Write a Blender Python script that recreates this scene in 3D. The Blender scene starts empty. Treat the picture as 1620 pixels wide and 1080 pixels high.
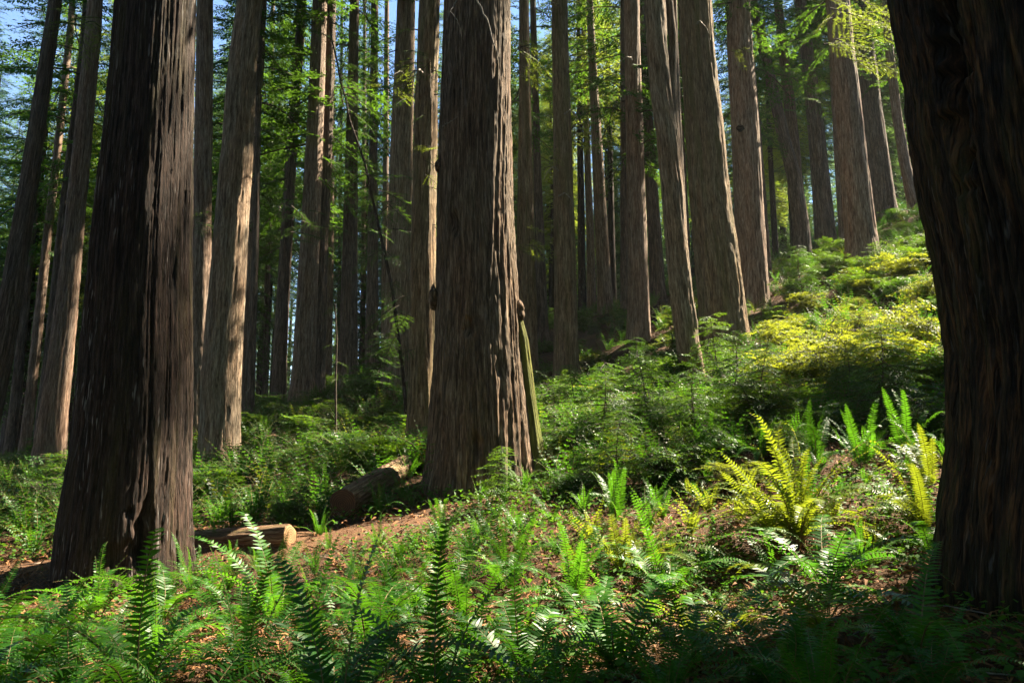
import bpy, math, random
import numpy as np
from math import radians as R, sin, cos, pi

rng = np.random.default_rng(11)
random.seed(11)
SC = bpy.context.scene
COL = SC.collection

# ------------------------------------------------------------------ camera
F = 1260.0                       # focal length in pixels of the 1620 wide photograph
PITCH = R(9.0)
CAM = np.array([0.0, 0.0, 1.7])
CP, SP = cos(PITCH), sin(PITCH)
FWD = np.array([0, CP, SP])

def ray(u, v):
    a, b = (u - 810) / F, (540 - v) / F
    return np.array([a, CP - b * SP, SP + b * CP])

def at(u, v, Y):
    d = ray(u, v)
    return CAM + d * (Y / d[1])

def depth(p):
    return float(np.dot(np.asarray(p) - CAM, FWD))

cam_d = bpy.data.cameras.new('camera')
cam = bpy.data.objects.new('camera', cam_d)
COL.objects.link(cam)
cam_d.sensor_width = 36.0
cam_d.lens = 28.0
cam_d.clip_end = 2000
cam.location = CAM
cam.rotation_euler = (R(90) + PITCH, 0, 0)
SC.camera = cam

# ------------------------------------------------------------------ light
SUN_AZ, SUN_EL = R(60), R(50)    # azimuth measured from +Y (into the picture) towards +X (right)
SUN = np.array([sin(SUN_AZ) * cos(SUN_EL), cos(SUN_AZ) * cos(SUN_EL), sin(SUN_EL)])
sd = bpy.data.lights.new('sun', 'SUN')
sd.energy = 5.0
sd.angle = R(0.5)
sd.color = (1.0, 0.88, 0.66)
so = bpy.data.objects.new('sun', sd)
COL.objects.link(so)
from mathutils import Vector, Matrix
so.rotation_euler = Vector(SUN).to_track_quat('Z', 'Y').to_euler()
so.location = (20, 10, 60)

world = bpy.data.worlds.new('World')
SC.world = world
world.use_nodes = True
nt = world.node_tree
bg = nt.nodes['Background']
sky = nt.nodes.new('ShaderNodeTexSky')
sky.sky_type = 'NISHITA'
sky.sun_disc = False
sky.sun_elevation = SUN_EL
sky.sun_rotation = SUN_AZ
sky.air_density = 1.0
sky.dust_density = 0.0
sky.ozone_density = 5.0
nt.links.new(sky.outputs[0], bg.inputs[0])
bg.inputs[1].default_value = 0.05

vs = SC.view_settings
SC.display_settings.display_device = 'sRGB'
vs.view_transform = 'Standard'
vs.look = 'None'
vs.exposure = 2.8
vs.gamma = 1.0
SC.render.engine = 'CYCLES'
cy = SC.cycles
cy.max_bounces = 7
cy.diffuse_bounces = 4
cy.glossy_bounces = 2
cy.transmission_bounces = 4
cy.transparent_max_bounces = 4
cy.use_denoising = True
try:
    cy.denoiser = 'OPENIMAGEDENOISE'
    cy.denoising_input_passes = 'RGB_ALBEDO_NORMAL'
except Exception:
    pass
cy.sample_clamp_indirect = 6.0
cy.caustics_reflective = False
cy.caustics_refractive = False

# ------------------------------------------------------------------ terrain
# (pixel column, pixel row, metres into the picture) of places where the ground can be read off
GP = [(200, 925, 11.5), (40, 905, 12.5), (-120, 800, 25), (78, 758, 28), (345, 728, 24), (395, 672, 33), (440, 650, 36),
      (485, 645, 35), (550, 618, 38), (590, 605, 42), (630, 614, 33), (668, 712, 21), (760, 750, 15.5), (840, 605, 34),
      (895, 612, 32.5), (957, 492, 45), (1010, 535, 34), (1085, 618, 24), (1140, 560, 30), (1190, 482, 36), (1265, 418, 44),
      (1305, 398, 46), (1365, 415, 36.5), (1395, 348, 48), (1540, 935, 7.6), (1300, 865, 10.3), (1100, 872, 10.2),
      (810, 1000, 7.6), (480, 1000, 7.9), (450, 872, 12.2), (570, 832, 13.5), (1400, 625, 20), (1450, 505, 26), (1000, 705, 17),
      (1200, 705, 14.5), (650, 862, 12.5)]
GPTS = [tuple(at(*g)) for g in GP]
GPTS += [(0, 0, 0), (0, 4, 0), (-6, 5, -.1), (4, 4, .3), (0, -20, -1), (40, -10, 9), (-40, -10, -1), (-40, 30, .5), (-50, 60, 1.5),
         (-80, 110, 1), (0, 80, 9), (0, 115, 9), (30, 82, 21), (30, 115, 22), (65, 100, 34), (60, 50, 27), (-20, 50, 3.2), (-20, 80, 4), (34, 20, 10.5)]
GA = np.array(GPTS, float)

def _phi(d2):
    return 0.5 * d2 * np.log(d2 + 1e-9)

def _fit():
    n = len(GA)
    d2 = ((GA[:, None, :2] - GA[None, :, :2]) ** 2).sum(2)
    K = _phi(d2) + np.eye(n) * 6.0
    Pm = np.c_[np.ones(n), GA[:, :2]]
    A = np.zeros((n + 3, n + 3))
    A[:n, :n] = K; A[:n, n:] = Pm; A[n:, :n] = Pm.T
    return np.linalg.solve(A, np.r_[GA[:, 2], 0, 0, 0])
GW = _fit()

# lattice noise -----------------------------------------------------
def vnoise(x, y, seed=0, px=0):
    """smooth value noise in -1..1; px > 0 repeats along x every px cells"""
    tab = np.random.default_rng(seed + 1000).random((256, 256))
    xi = np.floor(x).astype(int); yi = np.floor(y).astype(int)
    fx = x - xi; fy = y - yi
    fx = fx * fx * (3 - 2 * fx); fy = fy * fy * (3 - 2 * fy)
    if px:
        x0 = xi % px; x1 = (xi + 1) % px
    else:
        x0 = xi; x1 = xi + 1
    g = lambda a, b: tab[a % 256, b % 256]
    n = (g(x0, yi) * (1 - fx) + g(x1, yi) * fx) * (1 - fy) + (g(x0, yi + 1) * (1 - fx) + g(x1, yi + 1) * fx) * fy
    return n * 2 - 1

def ground(x, y, bumps=True):
    x = np.asarray(x, float); y = np.asarray(y, float)
    xs, ys = np.clip(x, -90, 75), np.clip(y, -25, 118)
    sh = xs.shape
    xf, yf = xs.ravel(), ys.ravel()
    out = np.empty(xf.size)
    for s in range(0, xf.size, 20000):
        d2 = (xf[s:s + 20000, None] - GA[None, :, 0]) ** 2 + (yf[s:s + 20000, None] - GA[None, :, 1]) ** 2
        out[s:s + 20000] = _phi(d2) @ GW[:-3] + GW[-3] + GW[-2] * xf[s:s + 20000] + GW[-1] * yf[s:s + 20000]
    out = out.reshape(sh)
    if bumps:
        out = out + .16 * vnoise(x * .45 + 50, y * .45 + 50, 3) + .05 * vnoise(x * 1.7 + 90, y * 1.7 + 70, 4)
    return out

def gz(x, y):
    return float(ground(np.array([x]), np.array([y]))[0])

def hit(u, v, y0=3.0, y1=90.0):
    """where the ray through a pixel meets the ground"""
    ys = np.linspace(y0, y1, 1500)
    d = ray(u, v)
    pts = CAM[None, :] + d[None, :] * (ys / d[1])[:, None]
    g = ground(pts[:, 0], pts[:, 1])
    k = np.argmax(pts[:, 2] < g)
    if pts[k, 2] >= g[k]:
        k = len(ys) - 1
    return np.array([pts[k, 0], pts[k, 1], g[k]])

# ------------------------------------------------------------------ mesh helpers
class Geo:
    def __init__(self):
        self.V, self.Fc, self.M, self.T, self.X, self.n = [], [], [], [], [], 0
    def add(self, V, Fq, mat=0, tint=0.5, aux=None):
        V = np.asarray(V, float)
        self.V.append(V); self.Fc.append(np.asarray(Fq, int) + self.n)
        self.M.append(np.full(len(Fq), mat))
        self.T.append(np.broadcast_to(np.asarray(tint, float), (len(V),)))
        self.X.append(aux if aux is not None else V)
        self.n += len(V)
    def merge(self, g, scale=1.0, rot=None, loc=(0, 0, 0), tint=None, mat=None):
        V, Fq, M, T = g.arrays()
        W = V * scale
        if rot is not None:
            W = W @ rot.T
        W = W + np.asarray(loc)
        self.V.append(W); self.Fc.append(Fq + self.n); self.M.append(M if mat is None else np.full(len(Fq), mat))
        self.T.append(T if tint is None else np.clip(T + tint, 0, 1))
        self.X.append(W); self.n += len(V)
    def arrays(self):
        if len(self.V) > 1:
            self.V = [np.concatenate(self.V)]; self.Fc = [np.concatenate(self.Fc)]; self.M = [np.concatenate(self.M)]
            self.T = [np.concatenate(self.T)]; self.X = [np.concatenate(self.X)]
        return self.V[0], self.Fc[0], self.M[0], self.T[0]
    def mesh(self, name, mats, smooth=False):
        V, Fq, M, T = self.arrays()
        me = bpy.data.meshes.new(name)
        me.vertices.add(len(V)); me.vertices.foreach_set('co', V.astype(np.float32).ravel())
        me.loops.add(Fq.size); me.loops.foreach_set('vertex_index', Fq.astype(np.int32).ravel())
        me.polygons.add(len(Fq))
        me.polygons.foreach_set('loop_start', (np.arange(len(Fq)) * Fq.shape[1]).astype(np.int32))
        me.polygons.foreach_set('material_index', M.astype(np.int32))
        if smooth:
            me.polygons.foreach_set('use_smooth', np.ones(len(Fq), bool))
        a = me.attributes.new('tint', 'FLOAT', 'POINT'); a.data.foreach_set('value', T.astype(np.float32))
        a = me.attributes.new('barkco', 'FLOAT_VECTOR', 'POINT'); a.data.foreach_set('vector', self.X[0].astype(np.float32).ravel())
        for m in mats:
            me.materials.append(m)
        me.update(calc_edges=True)
        return me

def link(name, me, parent=None, loc=None, rot=None, scale=None):
    o = bpy.data.objects.new(name, me)
    COL.objects.link(o)
    if parent is not None:
        o.parent = parent
    if loc is not None: o.location = [float(c) for c in loc]
    if rot is not None: o.rotation_euler = [float(c) for c in rot]
    if scale is not None:
        o.scale = (scale,) * 3 if np.isscalar(scale) else scale
    return o

def tag(o, label=None, cat=None, group=None, kind=None):
    if label: o['label'] = label
    if cat: o['category'] = cat
    if group: o['group'] = group
    if kind: o['kind'] = kind
    return o

def thing(name, label, cat, loc, group=None, rz=0.0):
    o = bpy.data.objects.new(name, None)
    o.empty_display_size = .2
    COL.objects.link(o)
    o.location = [float(c) for c in loc]
    o.rotation_euler = (0, 0, rz)
    return tag(o, label, cat, group)

def grid_faces(nr, nc, wrap=False):
    i = np.arange(nr - 1)[:, None]; j = np.arange(nc if wrap else nc - 1)[None, :]
    a = i * nc + j; b = i * nc + (j + 1) % nc
    return np.stack([a, b, b + nc, a + nc], -1).reshape(-1, 4)

def tube(pts, rad, n=6, cap=True):
    """tapered tube along a polyline: vertices and quads"""
    pts = np.asarray(pts, float); rad = np.broadcast_to(np.asarray(rad, float), (len(pts),))
    t = np.gradient(pts, axis=0); t /= np.linalg.norm(t, axis=1)[:, None] + 1e-9
    ref = np.array([0, 0, 1.0]) if abs(t[:, 2]).mean() < .8 else np.array([1.0, 0, 0])
    s = np.cross(t, ref); s /= np.linalg.norm(s, axis=1)[:, None] + 1e-9
    q = np.cross(s, t)
    a = np.arange(n) / n * 2 * pi
    V = pts[:, None, :] + rad[:, None, None] * (np.cos(a)[None, :, None] * s[:, None, :] + np.sin(a)[None, :, None] * q[:, None, :])
    return V.reshape(-1, 3), grid_faces(len(pts), n, True)

def rotz(a):
    c, s = cos(a), sin(a)
    return np.array([[c, -s, 0], [s, c, 0], [0, 0, 1.0]])
def roty(a):
    c, s = cos(a), sin(a)
    return np.array([[c, 0, s], [0, 1, 0], [-s, 0, c]])
def rotx(a):
    c, s = cos(a), sin(a)
    return np.array([[1, 0, 0], [0, c, -s], [0, s, c]])

# ------------------------------------------------------------------ materials
def nodes_of(name):
    m = bpy.data.materials.new(name); m.use_nodes = True
    n = m.node_tree; n.nodes.clear()
    out = n.nodes.new('ShaderNodeOutputMaterial')
    return m, n, out

def nd(n, typ, **kw):
    x = n.nodes.new(typ)
    for k, v in kw.items():
        if k.startswith('i_'):
            key = k[2:]
            x.inputs[int(key) if key.isdigit() else key].default_value = v
        else:
            setattr(x, k, v)
    return x

def ramp(n, fac, stops):
    r = n.nodes.new('ShaderNodeValToRGB')
    e = r.color_ramp.elements
    while len(e) < len(stops): e.new(0.5)
    for k, (p, c) in enumerate(stops):
        e[k].position = p; e[k].color = (*c, 1)
    n.links.new(fac, r.inputs[0])
    return r.outputs[0]

def mixc(n, fac, a, b, mode='MIX'):
    x = n.nodes.new('ShaderNodeMix'); x.data_type = 'RGBA'; x.blend_type = mode
    for sock, val in ((x.inputs[0], fac), (x.inputs[6], a), (x.inputs[7], b)):
        if hasattr(val, 'is_output') or hasattr(val, 'links'):
            n.links.new(val, sock)
        else:
            sock.default_value = val if np.isscalar(val) else (*val, 1)
    return x.outputs[2]

def math_(n, op, a, b=0.0, clamp=False):
    x = n.nodes.new('ShaderNodeMath'); x.operation = op; x.use_clamp = clamp
    for sock, val in ((x.inputs[0], a), (x.inputs[1], b)):
        if hasattr(val, 'links'): n.links.new(val, sock)
        else: sock.default_value = val
    return x.outputs[0]

def noise(n, vec, scale, detail=4, rough=.6, mapscale=None, loc=None, dist=0.0):
    if mapscale is not None or loc is not None:
        mp = n.nodes.new('ShaderNodeMapping')
        if mapscale is not None: mp.inputs['Scale'].default_value = mapscale
        if loc is not None: mp.inputs['Location'].default_value = loc
        n.links.new(vec, mp.inputs[0]); vec = mp.outputs[0]
    x = nd(n, 'ShaderNodeTexNoise'); x.inputs['Scale'].default_value = scale
    x.inputs['Detail'].default_value = detail; x.inputs['Roughness'].default_value = rough
    x.inputs['Distortion'].default_value = dist
    n.links.new(vec, x.inputs['Vector'])
    return x.outputs['Fac']

def make_bark(name, dark, mid, light, moss=(.06, .06, .012), moss_amt=.25, fleck=.0, scale=1.0, lim=(.40, .5, .61)):
    m, n, out = nodes_of(name)
    at_ = nd(n, 'ShaderNodeAttribute', attribute_name='barkco')
    v = at_.outputs['Vector']
    s1 = noise(n, v, 1.0, 6, .7, (11 * scale, 11 * scale, 1.1 * scale), dist=.25)
    s2 = noise(n, v, 1.0, 5, .75, (40 * scale, 40 * scale, 3.0 * scale), dist=.2)
    s3 = noise(n, v, 1.0, 3, .6, (2.2, 2.2, .5))
    crk = math_(n, 'ABSOLUTE', math_(n, 'SUBTRACT', noise(n, v, 1.0, 3, .6, (20 * scale, 20 * scale, 1.3 * scale), (4, 4, 4), .25), .5))
    crk = ramp(n, crk, [(.0, (0, 0, 0)), (.055, (1, 1, 1))])
    f = math_(n, 'ADD', math_(n, 'MULTIPLY', s1, .5), math_(n, 'MULTIPLY', s2, .5))
    c = ramp(n, f, [(lim[0], dark), (lim[1], mid), (lim[2], light)])
    c = mixc(n, math_(n, 'MULTIPLY', math_(n, 'SUBTRACT', 1.0, crk), .6), c, dark)
    # broad patches of redder and greyer bark
    oi = nd(n, 'ShaderNodeObjectInfo')
    warm = mixc(n, .55, c, (1.12, .88, .74), 'MULTIPLY')
    pf = ramp(n, s3, [(.42, (0, 0, 0)), (.62, (1, 1, 1))])
    c = mixc(n, pf, c, warm)
    tone = math_(n, 'ADD', math_(n, 'MULTIPLY', oi.outputs['Random'], .35), .82)
    c = mixc(n, 1.0, c, tone, 'MULTIPLY') if False else c
    # moss and algae in long vertical smears
    mo = noise(n, v, 1.0, 5, .6, (3.1, 3.1, .35), (5, 2, 7))
    mo2 = noise(n, v, 30.0, 3, .6)
    mf = math_(n, 'MULTIPLY', ramp(n, mo, [(.56 - .2 * moss_amt, (0, 0, 0)), (.72 - .15 * moss_amt, (1, 1, 1))]), ramp(n, mo2, [(.35, (.3, .3, .3)), (.6, (1, 1, 1))]))
    c = mixc(n, math_(n, 'MULTIPLY', mf, min(1, moss_amt * 2.2)), c, moss)
    if fleck:
        fl = noise(n, v, 1.0, 2, .5, (26, 26, 2.6), (3, 1, 0))
        fl2 = noise(n, v, 1.0, 2, .5, (1.5, 1.5, .5), (8, 1, 3))
        ff = math_(n, 'MULTIPLY', ramp(n, fl, [(.62, (0, 0, 0)), (.68, (1, 1, 1))]), ramp(n, fl2, [(.45, (0, 0, 0)), (.6, (1, 1, 1))]))
        c = mixc(n, math_(n, 'MULTIPLY', ff, fleck), c, (.30, .27, .26))
    b = nd(n, 'ShaderNodeBsdfPrincipled')
    n.links.new(c, b.inputs['Base Color'])
    b.inputs['Roughness'].default_value = .85
    b.inputs['Specular IOR Level'].default_value = .25
    bp = nd(n, 'ShaderNodeBump'); bp.inputs['Strength'].default_value = 1.0; bp.inputs['Distance'].default_value = .035
    hgt = math_(n, 'ADD', math_(n, 'ADD', math_(n, 'MULTIPLY', s1, .6), math_(n, 'MULTIPLY', s2, .5)), math_(n, 'MULTIPLY', crk, .5))
    n.links.new(hgt, bp.inputs['Height'])
    n.links.new(bp.outputs[0], b.inputs['Normal'])
    n.links.new(b.outputs[0], out.inputs[0])
    return m

def make_leaf(name, lo, hi, trans, tr=.4, rough=.42, spec=.4, scale=.9):
    """lo..hi: leaf age from the tint attribute, a slow noise in space and a value per object"""
    m, n, out = nodes_of(name)
    at_ = nd(n, 'ShaderNodeAttribute', attribute_name='tint')
    geo = nd(n, 'ShaderNodeNewGeometry')
    oi = nd(n, 'ShaderNodeObjectInfo')
    ns = noise(n, geo.outputs['Position'], scale, 3, .6)
    f = math_(n, 'ADD', math_(n, 'MULTIPLY', at_.outputs['Fac'], .5), math_(n, 'MULTIPLY', math_(n, 'SUBTRACT', ns, .5), 1.1))
    f = math_(n, 'ADD', f, math_(n, 'MULTIPLY', oi.outputs['Random'], .4), True)
    c = mixc(n, f, lo, hi)
    b = nd(n, 'ShaderNodeBsdfPrincipled')
    n.links.new(c, b.inputs['Base Color'])
    b.inputs['Roughness'].default_value = rough
    b.inputs['Specular IOR Level'].default_value = spec
    t = nd(n, 'ShaderNodeBsdfTranslucent')
    n.links.new(mixc(n, f, tuple(x * .7 for x in trans), trans), t.inputs[0])
    mx = nd(n, 'ShaderNodeMixShader'); mx.inputs[0].default_value = tr
    n.links.new(b.outputs[0], mx.inputs[1]); n.links.new(t.outputs[0], mx.inputs[2])
    n.links.new(mx.outputs[0], out.inputs[0])
    return m

def make_plain(name, a, b_, scale=6, rough=.9, bump=.3, mapscale=None):
    m, n, out = nodes_of(name)
    tc = nd(n, 'ShaderNodeTexCoord')
    f = noise(n, tc.outputs['Object'], scale, 6, .65, mapscale)
    c = ramp(n, f, [(.35, a), (.65, b_)])
    b = nd(n, 'ShaderNodeBsdfPrincipled')
    n.links.new(c, b.inputs['Base Color']); b.inputs['Roughness'].default_value = rough
    bp = nd(n, 'ShaderNodeBump'); bp.inputs['Strength'].default_value = bump; bp.inputs['Distance'].default_value = .02
    n.links.new(f, bp.inputs['Height']); n.links.new(bp.outputs[0], b.inputs['Normal'])
    n.links.new(b.outputs[0], out.inputs[0])
    return m

def make_soil(name, a, b_, c_, fleck):
    m, n, out = nodes_of(name)
    geo = nd(n, 'ShaderNodeNewGeometry')
    p = geo.outputs['Position']
    f1 = noise(n, p, .8, 5, .6); f2 = noise(n, p, 14, 6, .75); f3 = noise(n, p, 60, 3, .7)
    c = ramp(n, math_(n, 'ADD', math_(n, 'MULTIPLY', f1, .5), math_(n, 'MULTIPLY', f2, .5)), [(.36, a), (.5, b_), (.64, c_)])
    c = mixc(n, ramp(n, f3, [(.56, (0, 0, 0)), (.66, (1, 1, 1))]), c, fleck)
    b = nd(n, 'ShaderNodeBsdfPrincipled')
    n.links.new(c, b.inputs['Base Color']); b.inputs['Roughness'].default_value = .95; b.inputs['Specular IOR Level'].default_value = .15
    bp = nd(n, 'ShaderNodeBump'); bp.inputs['Strength'].default_value = .8; bp.inputs['Distance'].default_value = .03
    n.links.new(math_(n, 'ADD', f2, f3), bp.inputs['Height']); n.links.new(bp.outputs[0], b.inputs['Normal'])
    n.links.new(b.outputs[0], out.inputs[0])
    return m

M = {}
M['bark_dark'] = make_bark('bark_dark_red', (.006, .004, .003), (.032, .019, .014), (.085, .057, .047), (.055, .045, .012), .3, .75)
M['bark_mid'] = make_bark('bark_brown', (.03, .021, .017), (.12, .09, .072), (.29, .235, .20), (.06, .055, .018), .18)
M['bark_grey'] = make_bark('bark_weathered_grey', (.03, .019, .012), (.14, .095, .063), (.31, .235, .17), (.07, .06, .02), .22, .3)
M['bark_red'] = make_bark('bark_cinnamon', (.058, .036, .026), (.25, .178, .135), (.44, .355, .295), (.08, .07, .025), .12)
M['bark_olive'] = make_bark('bark_olive_brown', (.045, .03, .016), (.215, .15, .09), (.40, .31, .20), (.11, .10, .03), .4)
M['bark_pale'] = make_bark('bark_pale_tan', (.055, .037, .024), (.25, .185, .13), (.46, .375, .29), (.09, .085, .03), .15)
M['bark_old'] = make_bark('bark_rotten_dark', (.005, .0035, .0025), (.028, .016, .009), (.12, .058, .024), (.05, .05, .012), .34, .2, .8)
M['bark_moss'] = make_bark('bark_mossy', (.05, .05, .012), (.13, .14, .025), (.24, .24, .06), (.11, .14, .018), .8)
M['wood'] = make_plain('dry_wood', (.10, .075, .055), (.30, .25, .2), 9, .8, .5, (1, 1, 1))
M['twig'] = make_plain('twig_bark', (.03, .02, .015), (.09, .06, .045), 12, .85, .4)
M['dark_hole'] = make_plain('near_black_wood', (.006, .005, .004), (.03, .018, .012), 9, .95, .6)  # near black tone of the knots and the root mass
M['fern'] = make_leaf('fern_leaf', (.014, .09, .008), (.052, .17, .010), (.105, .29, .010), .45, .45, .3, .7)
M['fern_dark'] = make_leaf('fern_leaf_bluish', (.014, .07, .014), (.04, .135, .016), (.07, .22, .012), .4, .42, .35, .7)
M['fern_sunlit'] = make_leaf('fern_leaf_sunlit', (.03, .115, .009), (.14, .18, .014), (.26, .32, .014), .48, .4, .4, .7)  # yellow of sunlit fronds mixed into the leaf colour
M['fern_dead'] = make_leaf('fern_leaf_dead', (.13, .05, .018), (.32, .16, .065), (.30, .12, .03), .3, .7, .2, 2.)
M['stem'] = make_plain('fern_stalk', (.10, .09, .03), (.22, .13, .05), 9, .7, .2)
M['needle'] = make_leaf('needle_leaf', (.012, .05, .014), (.045, .11, .018), (.11, .23, .016), .45, .5, .25, .35)
M['needle_far'] = make_leaf('needle_leaf_far', (.014, .05, .022), (.06, .115, .04), (.12, .22, .04), .45, .55, .2, .12)
M['needle_sunlit'] = make_leaf('needle_leaf_sunlit', (.05, .10, .015), (.13, .17, .025), (.28, .36, .03), .5, .5, .3, .6)  # needle copy with sunlit yellow in its colour
M['shrub'] = make_leaf('shrub_leaf', (.015, .075, .012), (.065, .15, .015), (.16, .29, .012), .45, .5, .25, .6)
M['shrub_sunlit'] = make_leaf('shrub_leaf_sunlit', (.04, .11, .012), (.14, .165, .022), (.31, .35, .022), .5, .55, .2, .8)  # shrub leaf copy with the sun's yellow put into its colour
M['clover'] = make_leaf('clover_leaf', (.022, .09, .012), (.07, .16, .018), (.13, .28, .015), .4, .6, .18, 1.2)
M['litter'] = make_leaf('litter_leaf', (.09, .038, .015), (.32, .15, .06), (.1, .05, .02), .1, .8, .2, 3.)
M['soil'] = make_soil('forest_floor', (.018, .011, .007), (.06, .032, .018), (.11, .06, .033), (.17, .095, .05))
M['dirt'] = make_soil('trail_dirt', (.05, .026, .015), (.11, .056, .03), (.17, .09, .05), (.25, .15, .09))

# ------------------------------------------------------------------ ground sheets
def axis(lo, hi, fine_lo, fine_hi, fs, cs):
    a = np.arange(fine_lo, fine_hi + 1e-6, fs)
    l = np.arange(fine_lo - cs, lo - cs, -cs)[::-1]; r = np.arange(fine_hi + cs, hi + cs, cs)
    return np.r_[l, a, r]
gx_ = axis(-420, 420, -26, 30, .25, 8.0); gy_ = axis(-200, 620, 0, 54, .25, 8.0)
GX, GY = np.meshgrid(gx_, gy_)
GZ = ground(GX, GY) + .025 * vnoise(GX * 5 + 300, GY * 5 + 300, 8)
g = Geo(); g.add(np.stack([GX, GY, GZ], -1).reshape(-1, 3), grid_faces(len(gy_), len(gx_)))
tag(link('ground', g.mesh('ground', [M['soil']], True)), 'steep forest floor of red brown needles and soil', kind='structure')

# the trail: a dirt strip that crosses from the left edge behind the big tree to the sawn logs
path_px = [(-160, 912), (-60, 906), (40, 900), (150, 886), (300, 872), (420, 868), (520, 852), (610, 838), (690, 826)]
pc = np.array([hit(*p) for p in path_px])
tt = np.linspace(0, len(pc) - 1, 90)
cx = np.interp(tt, range(len(pc)), pc[:, 0]); cyy = np.interp(tt, range(len(pc)), pc[:, 1])
k = np.ones(9) / 9
cx = np.convolve(np.pad(cx, 4, 'edge'), k, 'valid'); cyy = np.convolve(np.pad(cyy, 4, 'edge'), k, 'valid')
dx, dy = np.gradient(cx), np.gradient(cyy); dl = np.hypot(dx, dy)
nxs, nys = -dy / dl, dx / dl
w = np.linspace(-1, 1, 11)
half = .36 + .12 * vnoise(tt * .9 + 5, tt * 0 + 2, 15)
TX = cx[:, None] + nxs[:, None] * w[None] * half[:, None]; TY = cyy[:, None] + nys[:, None] * w[None] * half[:, None]
TX = TX + .06 * vnoise(TX * 4, TY * 4, 17) * abs(w[None]); TY = TY + .06 * vnoise(TX * 4 + 9, TY * 4, 18) * abs(w[None])
TZ = ground(TX, TY) + .05 * (1 - w[None] ** 4) - .015
g = Geo(); g.add(np.stack([TX, TY, TZ], -1).reshape(-1, 3), grid_faces(len(tt), 11))
tag(link('dirt_path', g.mesh('dirt_path', [M['dirt']], True)), 'reddish dirt trail behind the big dark redwood on the left', kind='structure')
TRAIL = np.c_[cx, cyy]

# ------------------------------------------------------------------ chosen spots that boughs are left out for, so sunlight reaches them
WIN = []      # (point, radius, share of the boughs in the way that are left out)
def win(p, r, s=1.0): WIN.append((np.asarray(p, float), r, s))
for u, v, r, s in [(1265, 770, 1.01, 1), (1215, 800, 0.68, 1), (1160, 770, 0.54, 1), (1020, 870, 0.68, 1), (1085, 850, 0.41, 1), (905, 890, 0.41, 1), (1240, 920, 0.94, 1), (1165, 940, 0.81, 1), (1060, 930, 0.68, 1), (950, 930, 0.54, 1), (1300, 880, 0.54, 1), (1200, 870, 0.68, 1), (1120, 870, 0.68, 1),
                   (1440, 740, 0.68, 1), (1110, 930, 0.41, 1), (1000, 960, 0.34, 1), (760, 930, 0.2, 0.8), (590, 965, .35, .95), (330, 985, .3, .95), (235, 905, .3, .9), (480, 1000, .3, .95), (160, 1000, .3, .9), (690, 1000, .3, .9), (860, 1000, 0.2, 0.7), (100, 965, 0.2, 0.7),
                   (1060, 1010, .3, 1), (1180, 1000, .4, 1),
                   (1400, 470, 2.2, 1), (1340, 520, 1.8, 1), (1440, 540, 1.6, 1), (1280, 570, 1.3, .95), (1200, 610, .9, .95), (1430, 430, 2.0, 1), (1330, 430, 1.5, .9), (1370, 570, 1.3, .95), (1140, 640, .5, .9),
                   (1100, 600, .7, .9), (980, 620, .7, .9), (1030, 555, .7, .9), (930, 660, .5, .8), (1010, 690, .3, .8), (960, 555, 1.0, .9),
                   (340, 832, .35, 1), (400, 832, .35, 1), (450, 828, .35, 1), (375, 862, .45, 1), (440, 850, .35, 1), (585, 765, .3, 1), (600, 835, .4, .9), (550, 822, .25, .8), (620, 800, .3, .9),
                   (30, 868, .5, 1), (-40, 870, .5, .9), (75, 850, .4, .9), (420, 680, .8, .95), (590, 685, .6, .9), (480, 655, .9, .9), (400, 780, .3, .7), (650, 765, .3, .8),
                   (900, 430, 5, 1), (960, 430, 4, .8)]:
    p = hit(u, v + 25); p = p + np.array([0, 0, .5]); win(p, r, s)
for u, v, Y, r, s in [(90, 640, 28, .9, 1), (110, 520, 28, .8, .9), (118, 420, 28, .6, .7), (325, 560, 27, .9, 1), (322, 420, 27, .7, .8), (322, 640, 27, .8, 1),
                      (385, 420, 24, .8, .9), (375, 520, 24, .7, .8), (398, 330, 24, .6, .7), (500, 60, 35, .9, 1), (498, 160, 35, .9, .9), (494, 250, 35, .7, .7),
                      (640, 330, 33, .9, .8), (835, 600, 15.5, .5, 1), (842, 680, 15.5, .4, 1), (805, 250, 15.5, .4, .5), (1110, 60, 30, .7, .9), (1130, 200, 30, .8, 1), (1150, 330, 30, .9, 1), (1170, 460, 30, .9, 1),
                      (1090, 480, 24, .6, 1), (1075, 360, 24, .5, .9), (1100, 590, 24, .4, .9), (1205, 380, 36, .8, .9), (1195, 200, 36, .7, .6), (1020, 420, 34, .6, .7), (1375, 340, 38, .9, .9), (1345, 200, 38, .8, .6),
                      (1410, 250, 48, 1, .6), (1290, 300, 46, 1, .6), (905, 520, 30, .5, .4), (830, 120, 22, 1.4, .9), (840, 390, 24, .8, .9), (600, 100, 26, 1.2, .6), (660, 300, 24, 1, .6), (1350, 60, 20, 1.6, .8)]:
    win(at(u, v, Y), r * 1.5, s)
N_FORE = len(WIN)
for u in range(-60, 1500, 110):
    for v in (60, 260, 460):
        if u < 850 or v < 300: win(at(u, v, 54 if u < 850 else 62), 4.5, .85)
WP = np.array([w[0] for w in WIN]); WR = np.array([w[1] for w in WIN]); WS = np.array([w[2] for w in WIN])

def blocked(P, r):  # crowns are shaped by this: boughs dropped to open gaps for the sun
    """chance that a bough of radius r at P is left out to let sunlight through to a chosen spot"""
    d = np.asarray(P)[None] - WP
    t = d @ SUN
    perp = np.linalg.norm(d - t[:, None] * SUN[None], axis=1)
    ok = (t > 3.0) & (perp < WR + r)
    return float(WS[ok].max()) if ok.any() else 0.0

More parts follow.
